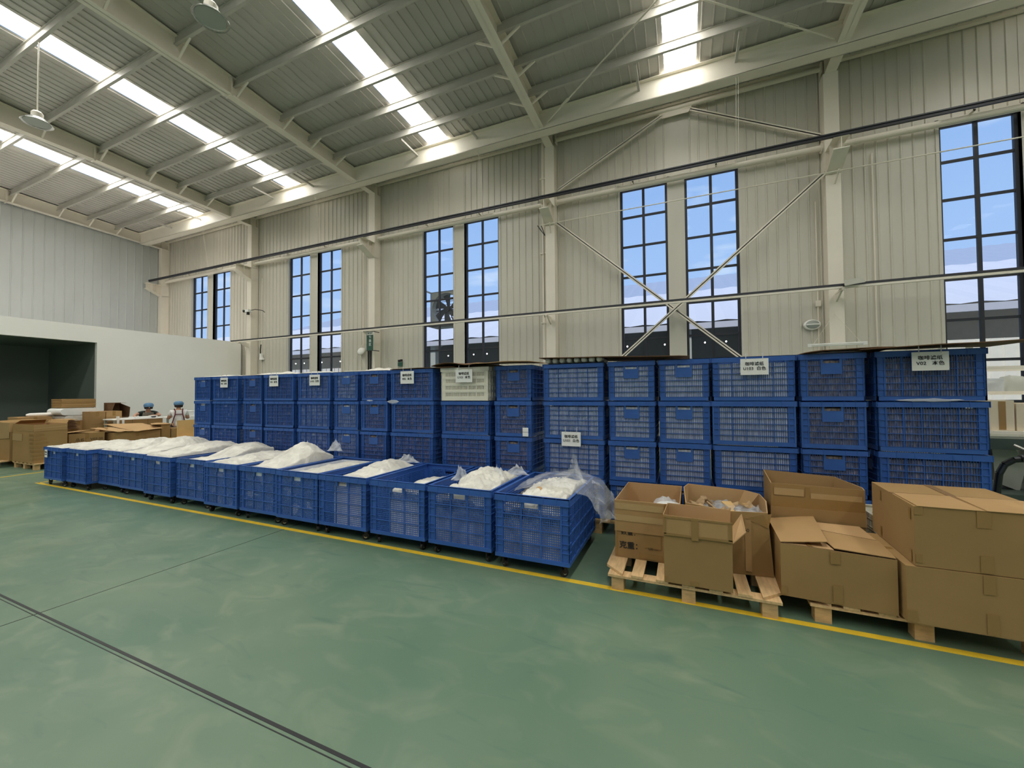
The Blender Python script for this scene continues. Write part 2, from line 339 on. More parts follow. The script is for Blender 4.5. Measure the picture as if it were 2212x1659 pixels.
# columns with crane brackets
cw = {2.84: 'right of the cross bracing', -3.16: 'left of the cross bracing', -9.16: 'behind the green banner', -15.16: 'carrying the camera, beside the white partition', -21.16: 'in the far corner', 8.84: 'beyond the right edge'}
for X in COLX:
    c = empty('steel_column', 'cream painted steel H column '+cw[X], 'column', (X, YC, 0), group='steel columns on the window wall')
    b = MB(); b.box((-.125, 0, 0), (.125, .014, 8.0)); b.box((-.125, .27, 0), (.125, .284, 8.3)); b.box((-.006, .014, 0), (.006, .27, 8.0)); b.box((-.15, -.02, 0), (.15, .29, .02))
    for zz in (7.98, 6.36, 5.98): b.box((-.12, .01, zz), (.12, .28, zz+.012))
    for s in (-.125, .11): b.box((s, .014, 0), (s+.015, .27, 8.0))
    b.build('column_shaft', 'steel', c)
    b = MB()                                    # bracket
    b.box((-.125, -.5, 6.37), (.125, 0, 6.385))
    b.add([(-.006, 0, 6.37), (-.006, -.5, 6.37), (-.006, -.5, 6.17), (-.006, 0, 5.92), (.006, 0, 6.37), (.006, -.5, 6.37), (.006, -.5, 6.17), (.006, 0, 5.92)],
          [(0, 1, 2, 3), (4, 7, 6, 5), (0, 4, 5, 1), (1, 5, 6, 2), (2, 6, 7, 3)])
    b.add([(-.125, 0, 5.92), (.125, 0, 5.92), (.125, -.38, 6.11), (-.125, -.38, 6.11), (.125, -.5, 6.17), (-.125, -.5, 6.17), (-.125, 0, 5.905), (.125, 0, 5.905), (.125, -.5, 6.15), (-.125, -.5, 6.15)],
          [(0, 1, 2, 3), (3, 2, 4, 5), (6, 9, 8, 7), (0, 3, 5, 9, 6), (1, 7, 8, 4, 2), (5, 4, 8, 9)])
    b.box((-.12, -.25, 6.05), (.12, -.24, 6.37)); b.box((-.125, .0, 5.9), (.125, .28, 5.912)); b.box((-.125, 0, 6.37), (.125, .28, 6.382))
    b.build('crane_bracket', 'steel', c)
# rafters
rl = ['over the cross braced bay, right end', 'over the cross braced bay, left end', 'above the green banner', 'second from the far gable wall', 'against the far gable wall', 'right of the photo']
for X, w in zip([2.84, -3.16, -9.16, -15.16, -21.1, 8.84], rl):
    r = empty('roof_rafter', 'cream steel I section roof rafter '+w, 'rafter', (X, 0, 0), group='main roof rafters')
    b = MB(); zb = lambda y: (8.0+.036*(9.9-y)) if y > 5.5 else 8.158
    ys = [10.18, 5.5, -14]
    for y0, y1 in zip(ys, ys[1:]):
        for (xa, xb, f0, f1) in ((-.1, .1, lambda y: zb(y), lambda y: zb(y)+.014), (-.005, .005, lambda y: zb(y), lambda y: zr(y)-.05), (-.1, .1, lambda y: zr(y)-.062, lambda y: zr(y)-.048)):
            b.add([(xa, y0, f0(y0)), (xb, y0, f0(y0)), (xb, y0, f1(y0)), (xa, y0, f1(y0)), (xa, y1, f0(y1)), (xb, y1, f0(y1)), (xb, y1, f1(y1)), (xa, y1, f1(y1))],
                  [(0, 1, 2, 3), (7, 6, 5, 4), (0, 4, 5, 1), (1, 5, 6, 2), (2, 6, 7, 3), (3, 7, 4, 0)])
    b.box((-.1, 5.49, zb(5.6)-.03), (.1, 5.52, zr(5.5)-.05)); b.box((-.1, 9.88, 8.0), (.1, 9.90, zr(9.9)-.05)); b.box((-.1, 10.15, 8.0), (.1, 10.17, zr(10.1)-.05))
    b.build('rafter_web', 'steel', r)
    for y in PY[:9]:
        for s in (-1, 1):
            if X < -21 and s < 0: continue
            b = MB(); b.bar((s*.07, y+.02, zb(y)+.02), (s*.46, y+.02, zr(y)-.2), .035, .035); b.build('flange_brace', 'steel', r)
# rails and pipes
b = MB(); b.box((-20.9, 9.38, 6.388), (15, 9.43, 6.44)); b.box((-20.9, 9.36, 6.436), (15, 9.45, 6.46))
tag(b.build('crane_rail', 'dark'), 'long dark rail carried on the column brackets above the windows', 'rail')
b = MB(); b.box((-15.6, 9.53, 3.53), (15, 9.58, 3.575)); b.box((-15.6, 9.525, 3.485), (15, 9.57, 3.529), 'steel')
b.mats = []; low = empty('busbar_duct', 'long slim dark topped busbar duct crossing in front of the windows', 'duct', (0, 0, 0))
b = MB(); b.box((-15.6, 9.52, 3.531), (15, 9.585, 3.575)); b.build('duct_body', 'dark', low)
b = MB(); b.box((-15.6, 9.525, 3.487), (15, 9.575, 3.530)); b.build('duct_tray', 'steel', low)
for X in COLX[:4]+COLX[5:]:
    b = MB(); b.box((X-.02, 9.5, 3.45), (X+.02, 9.9, 3.487)); b.add([(X-.015, 9.9, 3.45), (X-.015, 9.9, 3.3), (X-.015, 9.6, 3.45), (X+.015, 9.9, 3.45), (X+.015, 9.9, 3.3), (X+.015, 9.6, 3.45)], [(0, 1, 2), (5, 4, 3), (1, 4, 5, 2)]); b.build('duct_bracket', 'steel', low)
sX = sorted(COLX)
for (a, e), w in zip(zip(sX, sX[1:]), ['in the far corner bay', 'in the bay left of the green banner', 'in the bay with the exhaust fan', 'in the cross braced bay', 'in the bay at the right edge']):
    b = MB(); b.cyl((a+.16, 10.05, 6.55), (e-.16, 10.05, 6.55), .062, 14); b.cyl((a+.13, 10.05, 6.55), (a+.16, 10.05, 6.55), .1, 14); b.cyl((e-.16, 10.05, 6.55), (e-.13, 10.05, 6.55), .1, 14)
    tag(b.build('tie_pipe', 'steel', smooth=False), 'round cream strut pipe between columns '+w, 'strut', 'round struts above the windows')
    c = (a+e)/2
    lt = empty('tube_light_pair', 'long unlit tube light pair above the windows '+w, 'tube light', (c, 9.9, 6.66), group='tube lights above the windows')
    b = MB(); b.box((-1.25, -.03, 0), (1.25, .03, .03), 'steel'); b.box((-1.25, -.032, -.02), (1.25, .0, 0), 'dark'); b.build('light_batten', None, lt)
    for s in (-1, 1): b = MB(); b.box((s*.9-.015, .0, -.06), (s*.9+.015, .16, -.04)); b.box((s*.9-.015, .0, -.06), (s*.9+.015, .02, .0)); b.build('light_bracket', 'steel', lt)
    for s in (-1, 1):
        b = MB(); b.cyl((s*.62-.58, -.02, .05), (s*.62+.58, -.02, .05), .016, 8); b.build('lamp_tube', 'tubelit', lt)
b = MB(); b.cyl((-3.0, 10.05, 8.22), (2.70, 10.05, 8.22), .05, 14); b.box((-3.03, 9.97, 8.12), (-3.0, 10.13, 8.32)); b.box((2.7, 9.97, 8.12), (2.73, 10.13, 8.32)); tag(b.build('tie_pipe', 'steel'), 'round cream strut pipe high under the eave of the cross braced bay', 'strut')
def angle(name, p, q, label):
    b = MB(); b.bar(p, q, .012, .09, up=(0, 1, 0)); p2 = Vector(p)+Vector((0, -.04, 0)); q2 = Vector(q)+Vector((0, -.04, 0)); b.bar(p2, q2, .08, .01, up=(0, 1, 0)); b.bar(p, q, .09, .02); 
    tag(b.build(name, 'steel'), label, 'brace', 'bracing of the middle bay')
angle('diagonal_brace', (-3.0, 10.02, 5.98), (1.6, 10.02, 1.85), 'diagonal brace falling from the upper left column to lower right')
angle('diagonal_brace', (2.72, 9.95, 5.98), (-1.95, 9.95, 1.85), 'diagonal brace falling from the upper right column to lower left')
angle('diagonal_brace', (-.38, 10.05, 8.10), (-2.98, 10.05, 6.84), 'upper brace from the eave gusset down to the left column')
angle('diagonal_brace', (.24, 10.05, 8.08), (2.68, 10.05, 6.80), 'upper brace from the eave gusset down to the right column')
b = MB(); b.add([(-.46, 10.04, 8.19), (.28, 10.04, 8.19), (.2, 10.04, 8.05), (-.4, 10.04, 8.05), (-.46, 10.06, 8.19), (.28, 10.06, 8.19), (.2, 10.06, 8.05), (-.4, 10.06, 8.05)], [(0, 3, 2, 1), (4, 5, 6, 7), (0, 1, 5, 4), (1, 2, 6, 5), (2, 3, 7, 6), (3, 0, 4, 7)])
tag(b.build('gusset_plate', 'steel'), 'pale gusset plate under the eave pipe between the upper braces', 'plate')
def rod(p, q, r, label, m='steel', turn=None):
    b = MB(); b.cyl(p, q, r, 8)
    o = b.build('tension_rod', m); tag(o, label, 'rod', 'thin roof and wall rods')
    if turn:
        t = MB(); P = Vector(p).lerp(Vector(q), turn); d = (Vector(q)-Vector(p)).normalized(); s = d.cross(Vector((0, 0, 1))).normalized()*.03
        t.tube([P-d*.15, P-d*.12+s, P+d*.12+s, P+d*.15, P+d*.12-s, P-d*.12-s, P-d*.15], .009, 6); t.build('turnbuckle', m, o)
rod((-2.95, 9.12, 8.1), (2.75, 4.76, 8.33), .016, 'roof cross rod rising from the eave at the braced bay left rafter', turn=.1)
rod((2.7, 9.12, 8.1), (-3.05, 4.8, 8.33), .016, 'roof cross rod with turnbuckle rising from the eave at the right rafter', turn=.14)
rod((-3.4, 9.74, 5.88), (15, 9.74, 5.87), .012, 'thin horizontal cable line crossing the upper windows')
for X in (-3.16, 2.84):
    b = MB(); b.bar((X+.02, 9.9, 5.70), (X+.05, 9.72, 5.9), .03, .03); tag(b.build('cable_bracket', 'steel'), 'small bracket holding the thin cable on the column '+cw[X], 'bracket')
b = MB(); b.tube([(-3.44, 9.74, 5.88), (-3.44, 9.9, 5.86), (-3.30, 9.9, 5.66), (-3.34, 9.74, 5.86)], .012, 6, 'dark'); b.tube([(-3.33, 9.9, 5.7), (-3.33, 9.92, 3.5)], .008, 6, 'dark'); tag(b.build('cable_anchor', 'dark'), 'dark triangular cable anchor left of the braced bay column', 'bracket')
b = MB(); b.cyl((-3.365, 10.02, 0), (-3.365, 10.02, 8.2), .055, 12)
for z in (7.2, 5.2, 3.35, 2.0): b.box((-3.45, 9.95, z), (-3.29, 10.12, z+.03))
tag(b.build('drain_pipe', 'steel'), 'cream rainwater pipe running down beside the column left of the bracing', 'pipe')
for X, z1, z0, w in ((2.60, 5.5, .5, 'left of the right hand column'), (3.55, 6.3, 2.4, 'right of the right hand column'), (-14.8, 6.0, .5, 'beside the camera column'), (-9.75, 6.5, 3.1, 'above the round wall lamp')):
    b = MB(); b.cyl((X, YW-.035, z0), (X, YW-.035, z1), .014, 8)
    if X == 2.60: b.box((X-.045, YW-.07, 3.28), (X+.045, YW-.02, 3.40))
    tag(b.build('conduit_pipe', 'steel'), 'thin cream conduit on the ribbed wall '+w, 'conduit')
BN = ['right edge bay', 'cross braced bay', 'exhaust fan bay', 'bay left of banner', 'far corner bay']
for c in WC[1:]:                                    # short struts and hanging wires near the eave
    for dx in (-.72, 1.18):
        b = MB(); b.bar((c+dx-.0, 8.42, zr(8.4)-.2), (c+dx, 9.15, zr(9.1)-.2), .05, .05)
        tag(b.build('purlin_strut', 'steel2'), 'short eave strut %s the skylight, %s' % ('left of' if dx < 0 else 'right of', BN[WC.index(c)-1]), 'strut', 'short purlin struts')
    b = MB()
    for dx in (1.18, 1.22): b.cyl((c+dx, 9.2, 7.95), (c+dx, 9.42, 6.46), .004, 5)
    tag(b.build('hanging_wire', 'steel'), 'thin wires hanging from eave beam to rail, ' + BN[WC.index(c)-1], 'wire', 'thin hanging wires')
# white partition box with dark opening
PX_, ZP = -15.9, 3.58
b = MB()
b.box((PX_-.12, 5.93, 0), (PX_, 10.12, ZP)); b.box((PX_-.12, -14, 3.1), (PX_, 5.93, ZP)); b.box((PX_-.12, -14, 0), (PX_, -2, 3.1))
b.box((-21.2, -14, ZP-.1), (PX_-.12, 10.12, ZP))
b.box((-21.2, 10.1, 0), (PX_, 10.13, ZP))
struct('wall_partition', b, 'white')
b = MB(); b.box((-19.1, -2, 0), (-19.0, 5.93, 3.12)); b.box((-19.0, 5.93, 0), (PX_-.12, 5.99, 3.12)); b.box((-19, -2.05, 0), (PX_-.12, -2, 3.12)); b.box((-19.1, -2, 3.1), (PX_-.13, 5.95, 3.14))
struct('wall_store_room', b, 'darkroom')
# outside: ground, roofs of the next buildings
b = MB(); b.box((-60, 10.6, -.15), (60, 90, -.05)); struct('ground_outside', b, 'outground')
def outroof(name, y0, z0, y1, z1, m, label, x0=-50, x1=50):
    r = empty(name, label, 'building', (0, 0, 0)); b = MB(); n = 200; xs = [x0+(x1-x0)*i/n for i in range(n+1)]
    v = [(x, y0, z0+(.05 if i % 2 else 0)) for i, x in enumerate(xs)]+[(x, y1, z1+(.05 if i % 2 else 0)) for i, x in enumerate(xs)]
    b.add(v, [(i, i+1, i+n+2, i+n+1) for i in range(n)]); b.box((x0, y0, z0-.25), (x1, y0+.1, z0-.02)); b.build('roof_sheet', m, r); return r
r = outroof('neighbour_shed', 17, 1.5+.160*17, 25, 1.5+.232*25, 'outroof', 'low open sided shed with bright white ribbed roof just outside the windows')
b = MB(); b.box((-19, 25, 0), (5, 25.2, 7.1)); b.build('back_wall', 'outshade', r)  # dark colour stands in for the shade inside the shed
b = MB(); b.box((-50, 25, 0), (-19, 25.2, 7.1)); b.box((5, 25, 0), (50, 25.2, 7.1)); b.build('back_wall', 'cardpale', r)  # pale colour stands in for the brighter ends of the shed interior
for X in range(-48, 50, 6):
    b = MB(); b.box((X, 17.2, 0), (X+.3, 17.5, 4.1)); b.bar((X+.15, 17.4, 4.0), (X+.15, 24.9, 6.9), .2, .3); b.build('shed_post', 'outwall', r)
for k, y in enumerate((18.5, 20.5, 22.5)):
    b = MB(); b.box((-50, y, 1.5+.160*17+(y-17)*.385-.28), (50, y+.1, 1.5+.160*17+(y-17)*.385-.1)); b.build('shed_purlin', 'outwall', r)
for k in range(44):
    b = MB(); X = -28+k*.85; b.lathe([(.0, 0), (.032, .02), (.032, .06), (0, .08)], (X, 20, 3.72), 8); b.build('yard_lamp', 'lamp_on', r)
r = outroof('neighbour_hall', 34, 1.5+.215*34, 48, 1.5+.262*48, 'outroof2', 'taller hall with pale blue grey roof behind the low shed')
b = MB(); b.box((-50, 34.1, 0), (50, 34.3, 8.6)); b.build('hall_wall', 'outwall', r)
for x0, x1, zt, w, m in ((-23, -15.5, 2.95, 'cream ribbed fence wall outside the two leftmost window bays', 'wall'), (6.6, 10.5, 3.0, 'bright white boarded wall outside the right edge window', 'whiteplastic')):
    b = MB(); ribbed(b, x0, x1, 0, zt, y=16, pitch=.3, d=.03); b.box((x0, 16.02, 0), (x1, 16.1, zt)); tag(b.build('yard_wall', m), w, 'wall')
# ------------------------------------------------------------------ pallets under the crate stacks
def pallet(L, D, H=.14, chamfer=0, nb=7, name='wooden_pallet'):
    """top boards run along y on stringers along x, nine blocks"""
    root = bpy.data.objects.new(name, None); COL.objects.link(root); root.empty_display_size = .1
    bw = .10; t = .018
    xs = [(-L/2+.07) + i*(L-.14)/(nb-1) for i in range(nb)]
    for i, x in enumerate(xs):
        w = .14 if i in (0, nb-1) else (.085 if chamfer else bw)
        m = MB()
        if chamfer and i in (0, nb-1):
            s = -1 if i == 0 else 1; xo = s*L/2; xi = xo-s*w
            pts = [(xi, -D/2), (xo, -D/2+chamfer), (xo, D/2-chamfer), (xi, D/2)]
            if s > 0: pts = pts
            else: pts = pts[::-1]
            m.poly_prism(pts, H-t, H)
        else: m.box((x-w/2, -D/2, H-t), (x+w/2, D/2, H))
        m.build('deck_board', 'wood', root)
    for y in (-D/2+.055, 0, D/2-.055):
        m = MB(); m.box((-L/2+.03, y-.05, H-2*t), (L/2-.03, y+.05, H-t-.001)); m.build('stringer_board', 'wood', root)
        for x in (-L/2+.10, 0, L/2-.10):
            m = MB(); m.box((x-.045, y-.04, .0), (x+.045, y+.04, H-2*t-.001)); m.build('block', 'woodend', root)
    return root
# ------------------------------------------------------------------ lattice crates
def wall_lattice(mb, L, z0, z1, T, ribs, cols, pitch, sw, t=.006, post=.055, m=None, skip=None, hsl=0, cw=.003, rw=.0025):
    """one side: u along the wall, n outward depth (0 = outer rib face), z up"""
    for s in (-1, 1):
        a, b_ = (-L/2, -L/2+post) if s < 0 else (L/2-post, L/2)
        mb.box((a, .008, z0), (b_, .014, z1), m, T); mb.box((a, 0, z0), (a+.005, .01, z1), m, T); mb.box((b_-.005, 0, z0), (b_, .01, z1), m, T)
    x = -L/2+post
    n = int(round((L-2*post)/pitch)); p = (L-2*post)/n
    for i in range(n):
        c = x+(i+.5)*p
        zz = [(z0, z1)]
        if skip and skip[0] < c < skip[1]: zz = [(z0, skip[2]), (skip[3], z1)] if skip[3] < z1-.004 else [(z0, skip[2])]
        for a, b_ in zz: mb.box((c-sw/2, .009, a), (c+sw/2, .009+t, b_), m, T)
    for k in range(ribs):
        z = z0+(z1-z0)*k/(ribs-1)
        if skip and skip[2] < z < skip[3]:
            mb.box((-L/2, 0, z-rw), (skip[0], .012, z+rw), m, T); mb.box((skip[1], 0, z-rw), (L/2, .012, z+rw), m, T)
        else: mb.box((-L/2, 0, z-rw), (L/2, .012, z+rw), m, T)
    for k in range(cols+1):
        c = x+(L-2*post)*k/cols
        if skip and skip[0]-.01 < c < skip[1]+.01: continue
        mb.box((c-cw, .001, z0), (c+cw, .013, z1), m, T)
    if hsl:
        nh = int((z1-z0)/hsl)
        for k in range(1, nh):
            z = z0+(z1-z0)*k/nh
            if skip and skip[2]-.004 < z < skip[3]+.004:
                mb.box((-L/2+post, .0095, z-sw/2), (skip[0], .0145, z+sw/2), m, T); mb.box((skip[1], .0095, z-sw/2), (L/2-post, .0145, z+sw/2), m, T)
            else: mb.box((-L/2+post, .0095, z-sw/2), (L/2-post, .0145, z+sw/2), m, T)
def sides(L, D):
    return [(L, lambda u, n, z: (u, -D/2+n, z)), (L, lambda u, n, z: (-u, D/2-n, z)), (D, lambda u, n, z: (L/2-n, u, z)), (D, lambda u, n, z: (-L/2+n, -u, z))]
CL, CD, CH = .685, .475, .412
def crate_meshes(white=False):
    b = MB(); z0, z1 = .035, CH-.045
    for i, (l, T) in enumerate(sides(CL-.014, CD-.014)):
        sk = (-.076, .076, .232, .366) if i > 1 else None
        if white: wall_lattice(b, l, z0, z1, T, 5, 5, .0165, .0085, hsl=0)
        else: wall_lattice(b, l, z0, z1, T, 7, 5 if i < 2 else 3, 0.0165, .0050, skip=sk)
        if white:
            for k in range(5): z = z0+(z1-z0)*k/4; b.box((-l/2, .003, z-.018), (l/2, .013, z+.018), None, T)
        b.box((-l/2, 0, z0-.035), (l/2, .012, z0), None, T)
    b.box((-CL/2+.01, -CD/2+.01, 0), (CL/2-.01, CD/2-.01, .006))
    body = b.mesh('crate_body', 'whiteplastic' if white else 'blue')
    b = MB()
    for l, T in sides(CL, CD):
        b.box((-l/2, 0, z1), (l/2, .006, CH), None, T); b.box((-l/2, 0, CH-.006), (l/2, .02, CH), None, T); b.box((-l/2, -.002, z1-.003), (l/2, .018, z1+.003), None, T)
        for k in range(7): u = -l/2+l*k/6; b.box((max(-l/2, u-.002), -.003, z1), (min(l/2, u+.002), .003, CH), None, T)
    rim = b.mesh('crate_rim', 'whiteplastic' if white else 'blue')
    pl = []
    for l, T in sides(CL-.014, CD-.014)[2:]:
        p = MB(); p.box((-.076, .001, .232), (.076, .007, .324), None, T); p.box((-.076, .0, .322), (.076, .012, .328), None, T); p.box((-.076, .002, .328), (-.058, .008, .366), None, T); p.box((.058, .002, .328), (.076, .008, .366), None, T)
        pl.append(p.mesh('handle_panel', 'whiteplastic' if white else 'blue'))
    return body, rim, pl
def content_mesh(m, seed):
    rnd = random.Random(seed); b = MB()
    L, D, H = CL-.040, CD-.040, CH-.075; nx, ny, nz_ = 24, 16, 10
    def P(face, u, v):
        k = .003+.005*nz3(u*9+seed, v*6, seed)+.003*nz3(u*25, v*20, seed)
        return {0: ((u-.5)*L, -D/2+k, .012+v*H), 1: ((.5-u)*L, D/2-k, .012+v*H), 2: (L/2-k, (u-.5)*D, .012+v*H), 3: (-L/2+k, (.5-u)*D, .012+v*H)}[face]
    for f in range(4): b.sheet(lambda u, v: P(f, u, v), nx, nz_)
    b.sheet(lambda u, v: ((u-.5)*L, (v-.5)*D, .012+H+.02*nz3(u*5, v*4, seed+5)), 14, 10)
    return b.mesh('filter_packs', m, smooth=True)
body, rim, hp = crate_meshes(); bodyw, rimw, hpw = crate_meshes(True)
packw = [content_mesh('packs', i) for i in range(4)]; packb = [content_mesh('packb', i+20) for i in range(4)]
# stacks: left x of the front face, 'L' long or 'S' short side forward, contents, y of the front, description
ST = [(-8.05, 'S', 'w', 4.30, 'narrow stack at the far left end'), (-7.53, 'L', 'w', 4.30, 'wide stack wearing the leftmost sign'),
      (-6.73, 'S', 'b', 4.31, 'narrow stack between the two leftmost signs'), (-6.19, 'L', 'b', 4.30, 'wide stack wearing the second sign'),
      (-5.44, 'L', 'w', 4.30, 'wide stack wearing the third sign'), (-4.70, 'S', 'w', 4.31, 'narrow stack right of the third sign'),
      (-4.18, 'S', 'b', 4.30, 'narrow stack left of the fourth sign'), (-3.64, 'L', 'b', 4.29, 'wide stack wearing the fourth sign'),
      (-2.84, 'L', 'b', 4.30, 'stack topped by the white crate'), (-2.08, 'S', 'b', 4.30, 'narrow stack right of the white crate'),
      (-1.475, 'L', 'w', 4.30, 'wide stack signed U101'), (-.742, 'S', 'w', 4.31, 'narrow stack right of the U101 sign'),
      (-.245, 'S', 'w', 4.30, 'narrow stack left of the U103 sign'), (.243, 'L', 'w', 4.30, 'wide stack signed U103'),
      (.955, 'S', 'b', 4.30, 'narrow stack between U103 and V02 signs'), (1.485, 'L', 'b', 4.29, 'wide stack signed V02 at the right end')]
TIER = ['bottom', 'third from top', 'second from top', 'topmost']
PZ = .165; PITCH = .4185
proto = None
for si, (x0, o, c, y0, desc) in enumerate(ST):
    for t in range(4):
        w, d = (CL, CD) if o == 'L' else (CD, CL)
        jx, jy, jr = (random.uniform(-.006, .006), random.uniform(-.008, .008), random.uniform(-.008, .008)) if 0 < t else (0, 0, 0)
        loc = (x0+w/2+jx, y0+d/2+jy, PZ+t*PITCH); rz = (0 if o == 'L' else PI/2)+jr
        white = si == 8 and t == 3
        r = empty('plastic_crate', '%s %s lattice crate of the %s' % (TIER[t], 'white' if white else 'blue', desc), 'crate', loc, rz, None if white else 'blue lattice crates in stacks')
        if len(r['label'].split()) > 16: print('LONG', r['label'])
        obj('crate_body', bodyw if white else body, r); obj('crate_rim', rimw if white else rim, r)
        if not white:
            for m in hp: obj('handle_panel', m, r)
        k = obj('filter_packs', (packw if c == 'w' else packb)[(si+t*3) % 4], None, (loc[0], loc[1], loc[2]+.001), rz)
        tag(k, '%s packs inside the %s crate, %s' % ('white paper' if c == 'w' else 'brownish paper', TIER[t], desc), 'paper packs', 'wrapped filter packs in the crates', 'stuff')
for (a, e), w in zip([(-8.1, -6.8), (-6.75, -5.5), (-5.45, -4.2), (-4.2, -2.9), (-2.87, -1.58), (-1.5, -.25), (-.25, .95), (.97, 2.2)],
                     ['leftmost', 'second from left', 'third from left', 'fourth from left', 'under the white crate stack', 'under the U101 stack, seen beside the bins', 'under the U103 stack', 'rightmost']):
    p = pallet(e-a-.03, 1.0, .16, nb=7); p.location = ((a+e)/2, 4.80, 0); tag(p, 'wooden pallet under the blue crate stacks, '+w, 'pallet', 'pallets under the crate stacks')
# ------------------------------------------------------------------ paper signs
def sign(x, z, w, h, l1, l2, label, y=4.275, ts=1.0, rx=-.02, hooks=True):
    r = empty('paper_sign', label, 'sign', (x, y, z))
    b = MB(); b.box((-w/2, -.002, -h/2), (w/2, .001, h/2)); b.build('sheet', 'paper', r)
    lettering(l1, .039*ts, r, (0, -.0035, h*.17), spacing=1.05, bold=.0005); lettering(l2, .039*ts, r, (0, -.0035, -h*.12), spacing=1.05, bold=.0005)
    if hooks:
        for s in (-1, 1):
            b = MB(); b.bar((s*w*.3, -.001, h/2-.01), (s*w*.3, -.001, h/2+.05), .006, .003, up=(0, 1, 0)); b.bar((s*w*.3, -.001, h/2+.05), (s*w*.3, .025, h/2+.055), .006, .003); b.build('tape_strip', 'filmmilk', r)
    r.rotation_euler = (0, 0, random.uniform(-.02, .02)); return r
K = '咖啡滤纸'
sign(.60, 1.735, .225, .15, K, 'U103  白色', 'white paper sign reading U103 on the wide top crate', ts=.95)
sign(1.815, 1.738, .225, .15, K, 'V02   本色', 'white paper sign reading V02 at the right end', y=4.262, ts=.95)
sign(-1.145, 1.0, .215, .155, K, 'U101  白色', 'white paper sign reading U101 hanging on a lower crate', ts=.95)
sign(-2.49, 1.725, .24, .16, K, 'U101  本色', 'grey looking paper sign on the white crate', ts=.95)
sign(-3.34, 1.725, .215, .165, K, 'V02  本色', 'paper sign on the crate just left of the white crate', y=4.262, ts=.95)
sign(-5.04, 1.725, .215, .16, K, 'U102  白色', 'third paper sign from left on a top crate', ts=.95)
sign(-5.93, 1.73, .20, .17, K, 'V01  本色', 'second paper sign from left on a top crate', ts=.95)
sign(-7.17, 1.725, .20, .165, K, 'V01  白色', 'leftmost paper sign on the crate wall', ts=.95)
b = MB(); b.box((0, -.001, 0), (.07, .001, .045)); b.box((0, -.001, .05), (.07, .001, .10))
o = b.build('packing_label', 'paper', None, (-1.715, 4.272, 1.01)); tag(o, 'small white label tucked in the second crate right of the white one', 'label')
# ------------------------------------------------------------------ sheets and bundles on top of the stacks
def topsheet(x0, y0, x1, y1, z, m, label, amp=.02, lift=(0, 0, 0, 0), seed=0, th=.006):
    b = MB()
    def P(u, v):
        l = lift[0]*(1-u)*(1-v)+lift[1]*u*(1-v)+lift[2]*(1-u)*v+lift[3]*u*v
        return (x0+(x1-x0)*u, y0+(y1-y0)*v, z+l+amp*(nz3(u*2.3+seed, v*2, seed)+.5)*math.sin(PI*min(1, max(0, u)))**.5)
    b.sheet(P, 16, 8, None, th); o = b.build('cardboard_sheet', m); tag(o, label, 'cardboard sheet'); return o
ZT_ = PZ+3*PITCH+CH
topsheet(-3.62, 4.26, -2.62, 4.75, ZT_+.008, 'carddark', 'thin dark cardboard sheet lying over the fourth signed stack', seed=1, amp=.015)
topsheet(-2.95, 4.24, -2.15, 4.85, ZT_+.028, 'carddark', 'reddish brown cardboard sheet arched over the white crate', seed=3, amp=.05)
topsheet(-2.30, 4.16, -1.58, 4.85, ZT_+.055, 'cardin', 'light tan cardboard sheet over the crate right of the white one', seed=5, amp=.012, lift=(-.02, -.02, .02, .0))
topsheet(-1.50, 4.24, .05, 4.85, ZT_+.072, 'carddark', 'thin dark sheet over the white bundles on the U101 stack', seed=7, amp=.012, lift=(0, -.045, 0, -.05))
topsheet(.98, 4.24, 1.60, 4.75, ZT_+.022, 'carddark', 'short dark sheet over the narrow stack beside V02', seed=9, amp=.02, lift=(-.01, .01, 0, 0))
topsheet(1.36, 4.14, 2.42, 4.80, ZT_+.050, 'carddark', 'long dark cardboard sheet overhanging the V02 stack', seed=11, amp=.012, lift=(-.035, -.01, 0, 0))
for i in range(8):
    b = MB(); rot = Matrix.Rotation(PI/2, 3, 'X'); x = -1.42+i*.083
    b.lathe([(0, -.20), (.022, -.195), (.034, -.17), (.036, 0), (.033, .17), (.02, .2), (0, .2)], (x, 4.50, ZT_+.037), 12, None, rot)
    tag(b.build('paper_roll', 'bag', smooth=True), 'white wrapped paper roll, %s from the left on the U101 stack' % ordn[i], 'roll', 'white rolls on the U101 stack')
def plasticwad(x, y, z, w, d, h, m, label, seed, rz=0):
    b = MB()
    def P(u, v):
        e = (math.sin(PI*u)*math.sin(PI*v))**.45
        return ((u-.5)*w*(1+.15*nz3(v*4, seed)), (v-.5)*d*(1+.15*nz3(u*4, seed+3)), h*e*(.6+.8*abs(nz3(u*5, v*4, seed)))+.003)
    b.sheet(P, 18, 10); o = b.build('plastic_film', m, None, (x, y, z), rz, smooth=True); tag(o, label, 'plastic film'); return o
plasticwad(-6.0, 4.50, ZT_, .9, .4, .05, 'bag', 'white film edge peeking over the second signed stack', 2)
plasticwad(-5.1, 4.50, ZT_, .6, .4, .04, 'bag', 'white film peeking over the third signed stack', 4)
plasticwad(-3.95, 4.52, ZT_, .42, .4, .05, 'bag', 'white film on the narrow stack before the fourth sign', 6)
plasticwad(-7.4, 4.52, ZT_, 1.1, .4, .03, 'bag', 'white film on the two leftmost stacks', 8)
plasticwad(1.21, 4.42, ZT_, .40, .28, .035, 'filmmilk', 'crumpled clear film on the narrow stack beside V02', 10)
